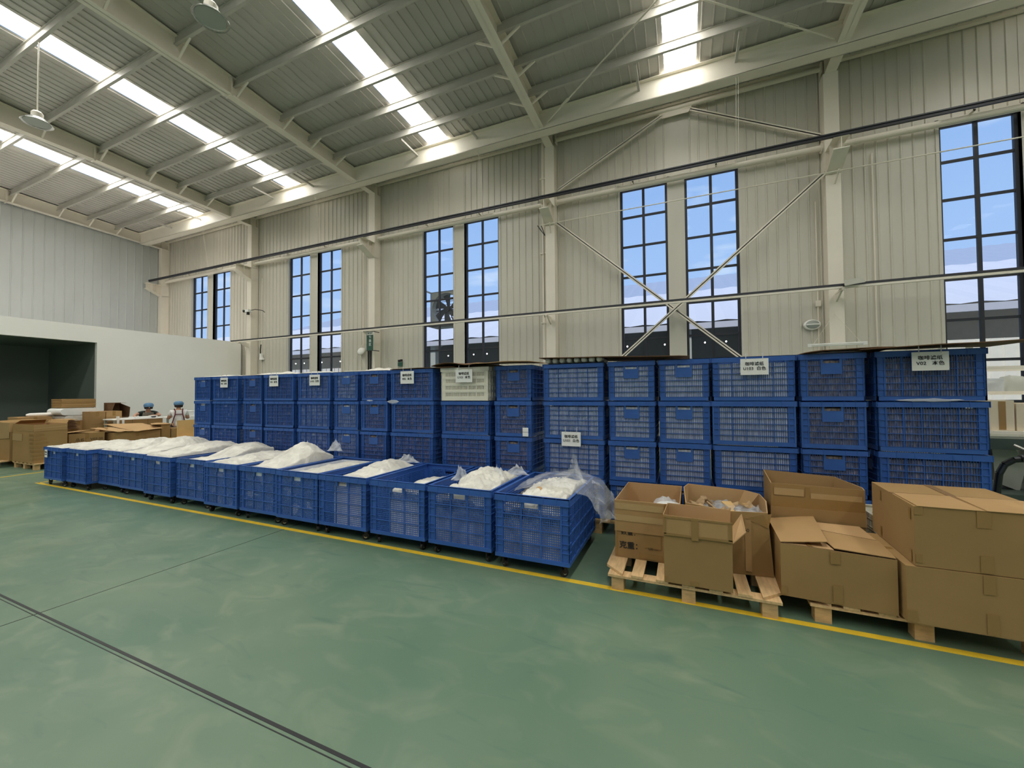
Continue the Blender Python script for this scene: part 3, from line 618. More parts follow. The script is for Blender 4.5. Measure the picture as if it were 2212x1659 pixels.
# bits of film squeezed out between crates
def filmtab(x, z, w, h, label, seed, y=4.285):
    b = MB(); b.sheet(lambda u, v: (x+w*(u-.5), y-.012-.02*math.sin(PI*v)*abs(nz3(u*4, seed)), z+h*(v-.5)*math.sin(PI*u)**.7+.006*nz3(u*6, v*5, seed)), 14, 5)
    tag(b.build('plastic_film', 'filmmilk', smooth=True), label, 'plastic film')
filmtab(-3.58, PZ+3*PITCH-.015, .2, .05, 'torn white film tag between crates of the fourth signed stack', 3)
filmtab(1.80, PZ+3*PITCH+.005, .42, .025, 'clear film squeezed out under the V02 top crate', 7, 4.272)
filmtab(-3.98, PZ+3*PITCH-.0, .12, .02, 'clear film bit between crates left of the fourth sign', 9)
# ------------------------------------------------------------------ wheeled bins
BL, BD, BH, BZ = .675, 1.0, .54, .105
def bin_meshes():
    b = MB(); z0, z1 = .03, BH-.055
    for i, (l, T) in enumerate(sides(BL-.016, BD-.016)):
        sk = (-.065, .065, z1-.052, z1+.01) if i < 2 else None
        wall_lattice(b, l, z0, z1, T, 5, 3 if i < 2 else 6, .0185, .0062, post=.066, skip=sk, hsl=.0185, cw=.0055, rw=.0045, t=.004)
        b.box((-l/2, -.002, 0), (l/2, .014, .03), None, T)
        for s in (-1, 1):                            # ribs on the corner posts
            for k in range(7):
                z = z0+(z1-z0)*k/6; a = -l/2 if s < 0 else l/2-.072; b.box((a, -.003, z-.003), (a+.072, .012, z+.003), None, T)
        if sk: b.box((-.08, -.001, z1-.058), (-.065, .014, z1), None, T); b.box((.065, -.001, z1-.058), (.08, .014, z1), None, T)
    b.box((-BL/2+.012, -BD/2+.012, 0), (BL/2-.012, BD/2-.012, .008))
    body = b.mesh('bin_body', 'blue2'); b = MB()
    for l, T in sides(BL, BD):
        b.box((-l/2, 0, z1), (l/2, .007, BH), None, T); b.box((-l/2, 0, BH-.008), (l/2, .026, BH), None, T); b.box((-l/2, -.003, z1-.004), (l/2, .016, z1+.004), None, T)
        for k in range(7): u = -l/2+l*k/6; b.box((max(-l/2, u-.003), -.003, z1), (min(l/2, u+.003), .003, BH), None, T)
    return body, b.mesh('bin_rim', 'blue2')
bbody, brim = bin_meshes()
def caster_mesh():
    b = MB(); b.cyl((-.012, 0, .034), (.012, 0, .034), .034, 16, 'black'); b.cyl((-.0135, 0, .034), (.0135, 0, .034), .017, 12, 'lampmetal'); b.cyl((-.0145, 0, .034), (.0145, 0, .034), .006, 8, 'black')
    wheel = b.mesh('wheel'); f = MB()
    for s in (-1, 1): f.box((s*.018-.0015, -.014, .03), (s*.018+.0015, .018, .085), 'black')
    f.box((-.025, -.025, .085), (.025, .03, .092), 'black'); f.cyl((0, 0, .09), (0, 0, .105), .014, 10, 'black')
    return wheel, f.mesh('caster_fork')
cwheel, cfork = caster_mesh()
BX = [(-10.15, 3.13), (-9.435, 3.16), (-8.70, 3.28), (-8.00, 3.26), (-7.22, 3.21), (-6.47, 3.24), (-5.74, 3.18), (-5.025, 3.18), (-4.345, 3.16), (-3.665, 3.16), (-2.95, 3.16), (-2.245, 3.16), (-1.53, 3.13)]
BW = ['first from the left, wearing a paper label', 'second from the left, flat white cover', 'third from the left, set back slightly', 'fourth from the left, heaped white bags', 'fifth from the left, heaped white bags',
      'sixth from the left, bag set off the rim', 'seventh from the left, low white bag', 'eighth from the left, tallest white heap', 'fifth from the right, contents below the rim', 'fourth from the right, rounded white bag',
      'third from the right, only half full', 'second from the right, crinkled milky bag', 'rightmost, clear film hanging over the side']
def heap(i, x0, x1, y0, y1, hfun, m, label, name='filled_bag', top_only=False, smooth=True):
    """a filled bag: crumpled top, sides going down into the bin"""
    b = MB(); nu, nv = 46, 64; z0 = BZ+.014; am = 1.6 if i in (11, 12, 51, 52) else 1.0
    def P(u, v):
        U = min(1, max(0, (u-.06)/.88)); V = min(1, max(0, (v-.05)/.9))
        x = x0+(x1-x0)*U; y = y0+(y1-y0)*V
        e = 1 if (.03 < u < .97 and .025 < v < .975) else 0
        if not e: return (x, y, z0)
        return (x+.008*nz3(x*12, y*12, i), y+.01*nz3(x*9, y*7, i+3)*(1 if .1 < V < .9 else 0), hfun(U, V)+am*(.024*(1-2*abs(nz3(x*5+.4*nz3(x*9, y*9), y*4, i)))*(1 if 0 < U < 1 else 0)+.016*(abs(nz3(x*13+nz3(x*5, y*5), y*11, i))-.2)+.007*nz3(x*34, y*30, i)))
    b.sheet(P, nu, nv); o = b.build(name, m, smooth=smooth); tag(o, label, 'plastic bag'); return o
R = BZ+BH
def dome(base, peak, cu=.5, cv=.6, su=.5, sv=.45):
    def h(u, v): return base+(peak-base)*math.exp(-((u-cu)/su)**2-((v-cv)/sv)**2)
    return h
HP = {0: dome(R-.01, R+.035), 1: dome(R-.01, R+.05), 2: dome(R-.01, R+.13, .4, .6), 3: dome(R-.02, R+.17, .5, .7), 4: dome(R, R+.12, .5, .75, .6, .5), 5: dome(R-.06, R+.14, .6, .75, .6, .4),
      6: dome(R-.03, R+.05), 7: dome(R-.04, R+.22, .62, .66, .5, .36), 8: dome(R-.08, R-.01, .6, .6), 9: dome(R-.05, R+.075, .5, .7, .45, .4), 10: dome(R-.12, R-.06, .6, .6), 11: dome(R-.06, R+.085, .45, .5, .5, .4), 12: dome(R-.07, R+.035, .6, .45, .6, .5)}
for i, ((x, y), w) in enumerate(zip(BX, BW)):
    r = empty('wheeled_bin', 'blue lattice wheeled bin '+w, 'bin', (x+BL/2, y+BD/2, 0), random.uniform(-.006, .006), 'blue wheeled bins in the front row')
    a = obj('bin_body', bbody, r, (0, 0, BZ)); obj('bin_rim', brim, r, (0, 0, BZ))
    for sx in (-1, 1):
        for sy in (-1, 1):
            c = obj('caster', cfork, r, (sx*(BL/2-.07), sy*(BD/2-.07), 0), random.uniform(-1, 1)); obj('wheel', cwheel, c)
    mm = 'bagmix' if i >= 11 else ('liner' if i < 9 else 'bag')
    xa, xb = x+.03, x+BL-.03
    if i == 10: xa = x+.24
    if i == 9: xa = x+.20
    if i == 8: xa = x+.12
    yb = y+BD-(.16 if i in (7, 9) else .30 if i == 10 else .03)
    if i in (11, 12):
        heap(i, xa, xb, y+.03, y+BD-.03, dome(R-.16, R-.12), 'bagmix', 'brown filter bundles filling the bin %s' % ('second from the right' if i == 11 else 'at the right end'), 'filled_bag')
        heap(i+40, xa+(.19 if i == 12 else .17), xb-.02, y+.05, y+BD-.16, HP[i], 'bag', 'milky crinkled bag of %s on the bin %s' % ('filters', 'second from the right' if i == 11 else 'at the right end'), 'filled_bag').location.z = .0
    else:
        heap(i, xa, xb, y+.03, yb, HP[i], 'bag', 'white filled bag in the wheeled bin '+w.split(',')[0], 'filled_bag')
        if i < 9:
            b = MB(); L_, D_ = BL-.05, BD-.05
            for l, T in sides(L_, D_):
                b.sheet(lambda u, v: T((u-.5)*l, .004+.004*nz3(u*6, v*6, i), .02+v*(BH-.05)), 12, 8)
            q = b.build('bin_liner', 'liner', None, (x+BL/2, y+BD/2, BZ), smooth=True); tag(q, 'pale plastic liner inside the wheeled bin '+w.split(',')[0], 'liner', 'plastic liners inside the bins')
sg = sign(-10.02, .54, .095, .13, K, 'V02 白色', 'small paper label on the leftmost wheeled bin', y=3.118, ts=.5, hooks=False)
# loose film corners standing up from bags
def fin(x, y, z, w, h, label, seed, m='filmmilk', rz=.4, lean=.3):
    b = MB()
    b.sheet(lambda u, v: ((u-.5)*w*(1-.5*v)+.02*nz3(u*5, v*5, seed), lean*h*v+.03*nz3(u*6, v*3, seed+2), h*v*(math.sin(PI*(.04+.92*u))**.6)*(.65+.9*abs(nz3(u*5, seed)))), 14, 8)
    o = b.build('bag_corner', m, None, (x, y, z), rz, smooth=True); tag(o, label, 'plastic film'); return o
fin(-4.36, 4.02, R+.10, .22, .17, 'milky bag corner standing at the right end of the tallest heap', 1)
fin(-4.62, 3.80, R+.16, .10, .10, 'small loop of film on top of the tallest heap', 2)
fin(-3.15, 4.0, R+.02, .34, .12, 'milky bag mouth behind the rounded bag, fourth bin from right', 3)
fin(-2.05, 3.45, R+.0, .22, .17, 'pointed milky film peak at the front of the second bin from right', 4, lean=.1)
fin(-1.78, 3.65, R+.02, .26, .13, 'milky film fold in the middle of the second bin from right', 5, rz=-.3)
fin(-1.65, 3.9, R+.0, .3, .12, 'milky film fold at the back of the second bin from right', 6, rz=.2)
# clear film draped over the right hand bin
b = MB()
def drape(u, v):
    y = 3.30+.70*v; s = u
    pts = [(-1.45, R-.03), (-1.25, R+.05), (-1.0, R+.07), (-.86, R+.035), (-.74, R-.02), (-.66, R-.09), (-.64, R-.19)]
    k = s*(len(pts)-1); j = min(int(k), len(pts)-2); f_ = k-j
    x = pts[j][0]*(1-f_)+pts[j+1][0]*f_; z = pts[j][1]*(1-f_)+pts[j+1][1]*f_
    hang = max(0, s-.55)
    return (x+.05*nz3(s*6, y*7, 3)+hang*.25*math.sin(v*PI)*(1+.6*nz3(v*7, s*2)), y+.03*nz3(s*8, v*6, 9)-hang*.22, z+.04*nz3(s*7, v*8, 5)+.02*abs(nz3(s*16, v*14, 1)))
b.sheet(drape, 44, 36); tag(b.build('plastic_film', 'filmclear', smooth=True), 'large clear film hanging over the right side of the last bin', 'plastic film')
fin(-.92, 3.75, R+.02, .40, .24, 'clear film peak standing at the last bin right rim', 8, 'filmclear', rz=-.9, lean=-.35)
b = MB(); b.sheet(lambda u, v: (-1.22+.09*u, 3.26+.05*v, R+.01+.035*u*(1-u)*4*v), 6, 4, None, .004); tag(b.build('brown_card_scrap', 'cardin'), 'small brown card tongue poking out of the last bin bag', 'card')
# ------------------------------------------------------------------ cartons and pallets at the right
def plate(mb, a, b_, c, d, th=.006, m=None):
    a, b_, c, d = map(Vector, (a, b_, c, d)); n = (b_-a).cross(d-a).normalized()*th
    mb.add([a, b_, c, d, a+n, b_+n, c+n, d+n], [(3, 2, 1, 0), (4, 5, 6, 7), (0, 1, 5, 4), (1, 2, 6, 5), (2, 3, 7, 6), (3, 0, 4, 7)], m)
def carton(label, plan, z0, z1, top=None, closed=False, m='card', inner=None, zt=None, nsub=6, name='carton', floor_in=None):
    """walls standing on the corner plan; zt = list of top heights per corner; top = other plan at z1"""
    root = empty(name, label, 'box'); n = len(plan); tp = top or plan; zt = zt or [z1]*n
    cx = sum(p[0] for p in plan)/n; cy = sum(p[1] for p in plan)/n
    def inset(p, t=.006):
        d = Vector((cx-p[0], cy-p[1])).normalized()*t*1.4; return (p[0]+d.x, p[1]+d.y)
    b = MB()
    o_b = [(x, y, z0) for x, y in plan]; o_t = [(x, y, z) for (x, y), z in zip(tp, zt)]
    if closed:
        b.add(o_b+o_t, [tuple(range(n))[::-1], tuple(range(n, 2*n))]+[(i, (i+1) % n, (i+1) % n+n, i+n) for i in range(n)]); b.build('carton_body', m, root)
    else:
        i_b = [inset(p)+(z0+.008,) for p in plan]; i_t = [inset(p)+(z,) for p, z in zip(tp, zt)]
        F_ = [tuple(range(n))[::-1]]+[(i, (i+1) % n, (i+1) % n+n, i+n) for i in range(n)]
        b.add(o_b+o_t, F_, m); b.add(o_t+i_t, [(i, (i+1) % n, (i+1) % n+n, i+n) for i in range(n)], inner or 'cardin')
        b.add(i_b+i_t, [tuple(range(n))]+[((i+1) % n, i, i+n, (i+1) % n+n) for i in range(n)], inner or 'cardin'); b.build('carton_body', None, root)
    return root
def flap(root, a, b_, c, d, m='card2', th=.005):
    x = MB(); plate(x, a, b_, c, d, th); return x.build('flap', m, root)
def tape(root, a, b_, c, d, m='tape', th=.0012):
    x = MB(); plate(x, a, b_, c, d, th); return x.build('tape_strip', m, root)
def tape_f(root, x0, x1, z0, z1, y, m='tape'): return tape(root, (x0, y, z0), (x1, y, z0), (x1, y, z1), (x0, y, z1), m, .0015)
P1 = pallet(1.19, 1.05, .135, chamfer=.14, nb=7); P1.location = (.005, 3.645, 0); tag(P1, 'pale wooden pallet with clipped corners under three open cartons', 'pallet')
P2 = pallet(1.19, 1.05, .135, chamfer=.14, nb=7); P2.location = (1.30, 3.715, 0); tag(P2, 'wooden pallet under the large right hand cartons', 'pallet')
z0 = .137
# carton A, left, open, writing on it
A = carton('open carton with black writing at the left of the near pallet', [(-.55, 3.437), (-.165, 3.437), (-.045, 3.47), (-.035, 4.16), (-.53, 4.16)], z0, .607)
tape(A, (-.553, 3.432, .352), (-.165, 3.432, .352), (-.165, 3.432, .606), (-.553, 3.432, .606), 'card2', .003).name = 'flap'
tape_f(A, -.55, -.165, .44, .49, 3.427, 'tapepale'); tape_f(A, -.55, -.165, .535, .585, 3.427, 'tapepale'); tape_f(A, -.55, -.53, .15, .36, 3.435); tape_f(A, -.36, -.18, .15, .19, 3.434); tape_f(A, -.32, -.19, .24, .34, 3.434, 'tape')
lettering('克重：', .062, A, (-.425, 3.434, .237), bold=.0008); lettering('数量：', .05, A, (-.43, 3.4345, .343)); lettering('U0 —', .030, A, (-.25, 3.4325, .235))
b = MB(); b.bar((-.545, 3.60, .56), (-.545, 3.60, .58), .02, .012); b.build('hand_hole', 'carddark', A)
b = MB(); b.lathe([(0, 0), (.10, .003), (.115, .02), (.112, .05), (.09, .066), (0, .072)], (-.135, 3.72, .475), 24); tag(b.build('filter_disc', 'paper', smooth=True), 'white round stack of filters inside the written open carton', 'filters')
b = MB(); b.box((-.25, 3.60, z0+.01), (-.06, 3.85, .472)); tag(b.build('filter_bundle', 'bag'), 'white filter bundle standing inside the written open carton', 'filters')
plasticwad(-.17, 3.85, .50, .20, .18, .07, 'filmmilk', 'crumpled clear film behind the white disc in the written carton', 31)
# carton B, bulging, filled with filters in clear bags
B = carton('bulging open carton full of brown filters in clear bags', [(-.015, 3.50), (.30, 3.445), (.585, 3.475), (.59, 3.85), (.585, 4.17), (.30, 4.18), (0, 4.17), (-.02, 3.85)], z0, .618,
           top=[(-.005, 3.54), (.30, 3.445), (.548, 3.447), (.597, 3.80), (.585, 4.03), (.49, 4.175), (.02, 4.18), (-.02, 4.05)], zt=[.61, .60, .612, .615, .62, .612, .632, .625])
tape_f(B, .40, .44, .17, .55, 3.441, 'card2'); lettering('50', .035, B, (.41, 3.440, .47))
tape(B, (.52, 3.444, .60), (.40, 3.441, .56), (.55, 3.446, .50), (.575, 3.465, .60), 'tape')
b = MB()
b.sheet(lambda u, v: (.0+.56*u, 3.50+.62*v, .47+.06*nz3(u*4, v*4, 2)+.035*nz3(u*11, v*10, 6)+.03*math.sin(PI*u)), 34, 34); o = b.build('bagged_filters', 'bagmix', smooth=True); tag(o, 'heap of brown filters in clear bags filling the bulging carton', 'bagged filters', kind='stuff')
rnd = random.Random(5)
for i in range(16):
    x, y = rnd.uniform(.06, .50), rnd.uniform(3.58, 4.0); b = MB(); w = rnd.uniform(.035, .06)
    R3 = Matrix.Rotation(rnd.uniform(-.7, .7), 3, 'X') @ Matrix.Rotation(rnd.uniform(-.7, .7), 3, 'Y') @ Matrix.Rotation(rnd.uniform(0, 6), 3, 'Z')
    pts = [(-w, -w*.6), (w, -w*.5), (w*.7, w*.6), (-w*.3, w*.8)]
    vv = [R3 @ Vector((px, py, s))+Vector((x, y, .535)) for s in (-.006, .006) for px, py in pts]
    b.add(vv, [(3, 2, 1, 0), (4, 5, 6, 7), (0, 1, 5, 4), (1, 2, 6, 5), (2, 3, 7, 6), (3, 0, 4, 7)])
    tag(b.build('cone_filter', 'brownbit' if i % 4 else 'ply'), 'brown folded paper filter among those heaped in the bulging carton', 'filter', 'loose filters in the bulging carton')
plasticwad(.30, 3.78, .50, .46, .42, .055, 'filmclear', 'shiny clear film over the filters in the bulging carton', 41)
plasticwad(.50, 3.66, .50, .14, .16, .12, 'filmclear', 'upright clear bag at the right of the bulging carton', 43)
# carton C, front, one flap out
C = carton('plain open carton at the front of the near pallet, side flap folded out', [(-.153, 3.107), (.284, 3.107), (.300, 3.415), (-.135, 3.425)], z0, .480)
flap(C, (-.153, 3.103, .482), (.286, 3.103, .472), (.286, 3.105, .610), (-.151, 3.107, .618)); flap(C, (-.135, 3.428, .482), (-.153, 3.108, .482), (-.152, 3.108, .618), (-.132, 3.432, .622))
flap(C, (.300, 3.418, .480), (-.133, 3.430, .480), (-.131, 3.433, .620), (.305, 3.418, .616), 'cardin'); flap(C, (.286, 3.109, .472), (.300, 3.40, .480), (.372, 3.39, .602), (.368, 3.14, .548), 'cardin')
for a in ((.03, .075, .46, .615), (.02, .07, .14, .172), (-.153, -.135, .14, .18)): tape_f(C, *a, 3.0965 if a[2] > .3 else 3.104)
tape_f(C, -.15, .285, .598, .612, 3.0975); tape_f(C, -.15, .285, .476, .492, 3.0975); tape_f(C, .262, .284, .485, .60, 3.0975); tape_f(C, -.152, -.135, .485, .60, 3.0975)
# carton D, wide with loose flaps
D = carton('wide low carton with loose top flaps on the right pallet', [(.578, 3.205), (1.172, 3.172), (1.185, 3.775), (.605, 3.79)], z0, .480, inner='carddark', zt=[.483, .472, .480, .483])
flap(D, (.60, 3.775, .484), (.580, 3.21, .486), (.845, 3.235, .513), (.915, 3.84, .520), 'card2')
flap(D, (.875, 3.215, .482), (1.172, 3.185, .474), (1.190, 3.475, .483), (.835, 3.57, .492), 'card2')
flap(D, (.86, 3.60, .486), (1.185, 3.50, .480), (1.185, 3.785, .484), (.62, 3.79, .486), 'cardin')
flap(D, (.60, 3.22, .478), (.87, 3.205, .474), (.86, 3.42, .468), (.62, 3.46, .470), 'cardin')
tape(D, (.73, 3.21, .482), (.76, 3.21, .482), (.76, 3.44, .478), (.73, 3.44, .478)); tape(D, (.70, 3.62, .492), (.74, 3.62, .492), (.76, 3.79, .492), (.71, 3.79, .492))
for a in ((.845, .895, .395, .470), (.855, .905, .145, .26), (.578, .61, .15, .20)): tape_f(D, *a, 3.183 if a[0] > .8 else 3.20)
# carton E, tall, open, behind D
E_ = carton('open topped tall carton with torn rim behind the loose flap carton', [(.633, 3.832), (1.240, 3.832), (1.28, 4.0), (1.16, 4.22), (.645, 4.23)], z0, .76, zt=[.762, .752, .74, .775, .80], inner='card2')
tape_f(E_, .655, .855, .67, .725, 3.829, 'tapepale'); tape_f(E_, .90, 1.22, .66, .70, 3.829, 'tapepale'); tape_f(E_, .865, .895, .48, .745, 3.829); tape_f(E_, .64, 1.235, .575, .66, 3.8285); tape_f(E_, .635, .65, .5, .75, 3.828)
flap(E_, (.628, 3.826, .485), (1.244, 3.826, .475), (1.242, 3.828, .580), (.630, 3.828, .575), 'card')
# carton G below and F on top of it
G = carton('lower of the two big closed cartons at the right edge', [(1.190, 3.119), (1.865, 3.119), (1.865, 3.73), (1.200, 3.73)], z0, .466, closed=True)
for a in ((1.52, 1.57, .36, .465), (1.53, 1.58, .14, .255), (1.19, 1.235, .14, .21)): tape_f(G, *a, 3.1165)
tape(G, (1.195, 3.40, .4665), (1.24, 3.40, .4665), (1.24, 3.44, .4665), (1.195, 3.44, .4665))
Fc = carton('top big closed carton with crossed tape at the right edge', [(1.236, 3.125), (1.868, 3.125), (1.878, 3.80), (1.270, 3.80)], .470, .818, closed=True, zt=[.818, .822, .828, .826])
tape(Fc, (1.518, 3.12, .8215), (1.563, 3.12, .8215), (1.603, 3.80, .8285), (1.560, 3.80, .8285)); tape(Fc, (1.25, 3.44, .8235), (1.87, 3.44, .8265), (1.87, 3.475, .8265), (1.25, 3.475, .8235))
for a in ((1.505, 1.565, .725, .818), (1.515, 1.570, .475, .57), (1.236, 1.275, .77, .818), (1.238, 1.268, .49, .54)): tape_f(Fc, *a, 3.1225)
for y in (3.16, 3.62):
    tape(Fc, (1.233+(y-3.125)*.05, y, .73), (1.233+(y-3.125)*.05, y, .80), (1.235+(y-3.09)*.05, y+.03, .80), (1.235+(y-3.09)*.05, y+.03, .73))
    tape(Fc, (1.233+(y-3.125)*.05, y, .48), (1.233+(y-3.125)*.05, y, .55), (1.235+(y-3.09)*.05, y+.03, .55), (1.235+(y-3.09)*.05, y+.03, .48))
flap(Fc, (1.25, 3.119, .820), (1.54, 3.119, .820), (1.54, 3.45, .826), (1.262, 3.45, .823), 'card2', .003); flap(Fc, (1.548, 3.117, .822), (1.866, 3.117, .824), (1.87, 3.45, .827), (1.565, 3.45, .826), 'card2', .003)
# white lattice crate half hidden behind
r = empty('plastic_crate', 'white lattice crate half hidden behind the stacked big cartons', 'crate', (1.655, 4.055, .137)); obj('crate_body', bodyw, r); obj('crate_rim', rimw, r)
# ------------------------------------------------------------------ rack and machine behind the right end
r = empty('metal_rack', 'pale metal shelf rack behind the V02 stack', 'rack', (0, 0, 0))
for x in (2.75, 4.2):
    for y in (5.75, 6.25): b = MB(); b.box((x, y, 0), (x+.04, y+.04, 2.0)); b.build('upright', 'machinepale', r)
for z in (1.455, 1.715): b = MB(); b.box((2.75, 5.75, z), (4.24, 5.775, z+.035)); b.box((2.75, 6.26, z), (4.24, 6.285, z+.035)); b.build('rail', 'steel', r)
b = MB(); b.box((2.79, 5.78, 1.462), (4.2, 6.25, 1.482)); b.build('shelf', 'steel', r); b = MB(); b.box((2.79, 5.5, 1.07), (4.2, 6.25, 1.10)); b.build('shelf', 'steel', r)
b = MB(); b.box((2.88, 5.80, 1.484), (3.035, 6.05, 1.62)); b.box((2.88, 5.79, 1.61), (3.035, 6.06, 1.625)); tag(b.build('storage_box', 'filmmilk'), 'small clear plastic box on the upper rack shelf', 'box')
for i, (x, w, h) in enumerate(((3.07, .16, .10), (3.2, .26, .17))):
    b = MB(); b.sheet(lambda u, v: (x+(u-.5)*w*1.2, 5.85+.3*v, 1.486+h*(math.sin(PI*u)*math.sin(PI*v))**.5*(1+.25*nz3(u*5, v*5, i))), 12, 10); tag(b.build('grey_sack', 'machinepale', smooth=True), ('small' if i == 0 else 'larger')+' grey sack lying on the upper rack shelf', 'sack')
for i, (x0, x1, zt) in enumerate(((2.80, 2.97, 1.40), (2.985, 3.5, 1.37))):
    c = carton(('narrow' if i == 0 else 'wide')+' pale carton on the lower rack shelf', [(x0, 5.55), (x1, 5.55), (x1, 6.0), (x0, 6.0)], 1.102, zt, closed=True, m='cardpale'); tape_f(c, (x0+x1)/2-.025, (x0+x1)/2+.025, 1.11, zt-.01, 5.548)
r = empty('pallet_stacker', 'dark green machine with curved black handle behind the crates', 'machine', (0, 0, 0))
b = MB(); b.box((2.66, 5.42, .10), (3.5, 5.50, .62)); b.add([(2.72, 5.35, .62), (2.88, 5.35, .55), (2.93, 5.35, .80), (2.86, 5.35, .95), (2.70, 5.35, .95), (2.72, 5.5, .62), (2.88, 5.5, .55), (2.93, 5.5, .80), (2.86, 5.5, .95), (2.70, 5.5, .95)], [(0, 1, 2, 3, 4), (9, 8, 7, 6, 5), (0, 5, 6, 1), (1, 6, 7, 2), (2, 7, 8, 3), (3, 8, 9, 4)]); b.box((2.95, 5.35, .3), (3.6, 5.5, .93)); b.build('side_panel', 'machinepale', r)
b = MB(); b.box((2.60, 5.22, .95), (3.6, 5.49, 1.05)); b.box((2.88, 5.2, .93), (3.6, 5.25, 1.03)); b.build('beam', 'machine', r)
b = MB(); b.box((2.60, 5.1, .08), (3.6, 5.48, .56)); b.build('base_cover', 'machine', r)
b = MB(); pts = [(2.53, 5.0, .08), (2.545, 5.0, .60), (2.565, 5.0, .76), (2.60, 5.0, .84), (2.66, 5.0, .885), (2.75, 5.0, .90), (3.3, 5.0, .90)]; b.tube([(x, y, z) for x, y, z in pts], .026, 12); b.tube([(2.70, 5.0, .90), (2.74, 5.0, .90)], .034, 12); b.build('handle', 'blackgloss', r)
b = MB(); b.cyl((2.76, 5.18, 1.0), (2.86, 5.12, .93), .012, 8); b.build('lever', 'lampmetal', r)
for x in (2.7, 3.4): b = MB(); b.cyl((x, 5.12, .06), (x+.04, 5.12, .06), .06, 16); b.build('wheel', 'black', r)
b = MB(); b.cyl((2.95, 5.345, .78), (2.95, 5.36, .78), .03, 14); b.build('knob', 'black', r)
# ------------------------------------------------------------------ goods, tables and workers at the far left
def cbox(label, x0, x1, y0, y1, z0, z1, m='card', tapes=True, **k):
    c = carton(label, [(x0, y0), (x1, y0), (x1, y1), (x0, y1)], z0, z1, closed=True, m=m, **k)
    if tapes:
        ym = (y0+y1)/2; tape(c, (x1+.0005, ym-.03, z1-.12), (x1+.0005, ym+.03, z1-.12), (x1+.0005, ym+.03, z1-.002), (x1+.0005, ym-.03, z1-.002)); tape(c, (x0, ym-.03, z1+.0005), (x1, ym-.03, z1+.0005), (x1, ym+.03, z1+.0005), (x0, ym+.03, z1+.0005))
    return c
p = pallet(1.1, .95, .135, nb=6); p.location = (-12.76, 4.12, 0); tag(p, 'wooden pallet under the striped taped carton at far left', 'pallet')
p = pallet(1.1, .95, .135, nb=6); p.location = (-13.95, 3.90, 0); tag(p, 'wooden pallet at the left edge of the photo', 'pallet')
c = carton('big scuffed carton with rows of tape stripes at far left', [(-13.28, 3.64), (-12.275, 3.64), (-12.275, 4.13), (-13.28, 4.13)], .137, .93)
for k in range(7):
    z = .20+k*.082; tape(c, (-12.272, 3.64, z), (-12.272, 3.98-.03*k, z+.003), (-12.272, 3.97-.03*k, z+.04), (-12.272, 3.64, z+.045)); tape(c, (-12.42-.01*k, 3.637, z), (-12.275, 3.637, z), (-12.275, 3.637, z+.045), (-12.41-.01*k, 3.637, z+.04))
tape(c, (-12.27, 3.64, .79), (-12.27, 4.12, .80), (-12.27, 4.12, .93), (-12.27, 3.64, .925), 'card2', .002).name = 'flap'
tape(c, (-13.0, 3.636, .80), (-12.28, 3.636, .80), (-12.28, 3.636, .815), (-13.0, 3.636, .815), 'tapepale'); tape(c, (-12.268, 3.64, .845), (-12.268, 4.12, .87), (-12.268, 4.12, .885), (-12.268, 3.64, .855), 'tapepale'); tape(c, (-13.28, 3.636, .58), (-12.8, 3.636, .58), (-12.8, 3.636, .73), (-13.28, 3.636, .73), 'tapepale')
flap(c, (-12.30, 4.125, .93), (-13.27, 4.125, .93), (-13.25, 4.2, 1.0), (-12.45, 4.2, .99), 'card'); flap(c, (-13.27, 4.1, .93), (-13.27, 3.66, .93), (-13.12, 3.70, 1.0), (-13.12, 4.08, 1.0), 'card')
c = carton('tape wrapped carton at the extreme left edge', [(-14.45, 3.60), (-13.36, 3.62), (-13.34, 4.2), (-14.45, 4.2)], .137, .97, closed=True, zt=[.96, .95, .98, .98])
tape(c, (-14.4, 3.60, .55), (-13.36, 3.612, .62), (-13.36, 3.612, .95), (-14.4, 3.60, .95), 'tapepale', .004); tape(c, (-13.36, 3.61, .75), (-13.355, 4.1, .80), (-13.355, 4.1, .95), (-13.36, 3.61, .96), 'tapepale', .004)
# printed carton, wide carton with sheets
c = cbox('low carton with printed line beside the taped carton', -13.15, -12.6, 4.26, 4.86, 0, .67)
o = lettering('品名： V02-50', .075, c, (-12.5985, 4.60, .52), rot=(PI/2, 0, PI/2)); plate_ = None
flap(c, (-13.1, 4.27, .672), (-12.58, 4.25, .70), (-12.62, 4.62, .735), (-13.12, 4.58, .70), 'cardin'); flap(c, (-13.1, 4.87, .672), (-12.6, 4.87, .672), (-12.6, 4.92, .76), (-13.1, 4.92, .76), 'card2')
c = cbox('wide carton under loose tan sheets behind the bins', -13.05, -12.4, 4.94, 5.86, 0, .645)
def tan(label, pts, seed, m='cardin', th=.008):
    a, b_, c_, d = map(Vector, pts); x = MB()
    x.sheet(lambda u, v: a.lerp(b_, u).lerp(d.lerp(c_, u), v)+Vector((0, 0, .012*nz3(u*3, v*3, seed)+.02*math.sin(PI*u)*math.sin(PI*v))), 8, 8, None, th); tag(x.build('cardboard_sheet', m), label, 'cardboard sheet')
tan('large tan cardboard sheet tilted over the wide carton', [(-12.30, 5.30, .655), (-12.34, 5.88, .69), (-13.1, 5.80, .80), (-13.1, 5.02, .83)], 1)
tan('smaller tan sheet left of the large tilted one', [(-12.34, 4.98, .67), (-12.36, 5.28, .665), (-12.9, 5.10, .755), (-12.9, 4.72, .76)], 4)
cbox('plain carton beneath the pile of dark flat sheets', -13.70, -13.2, 4.22, 4.66, 0, .75)
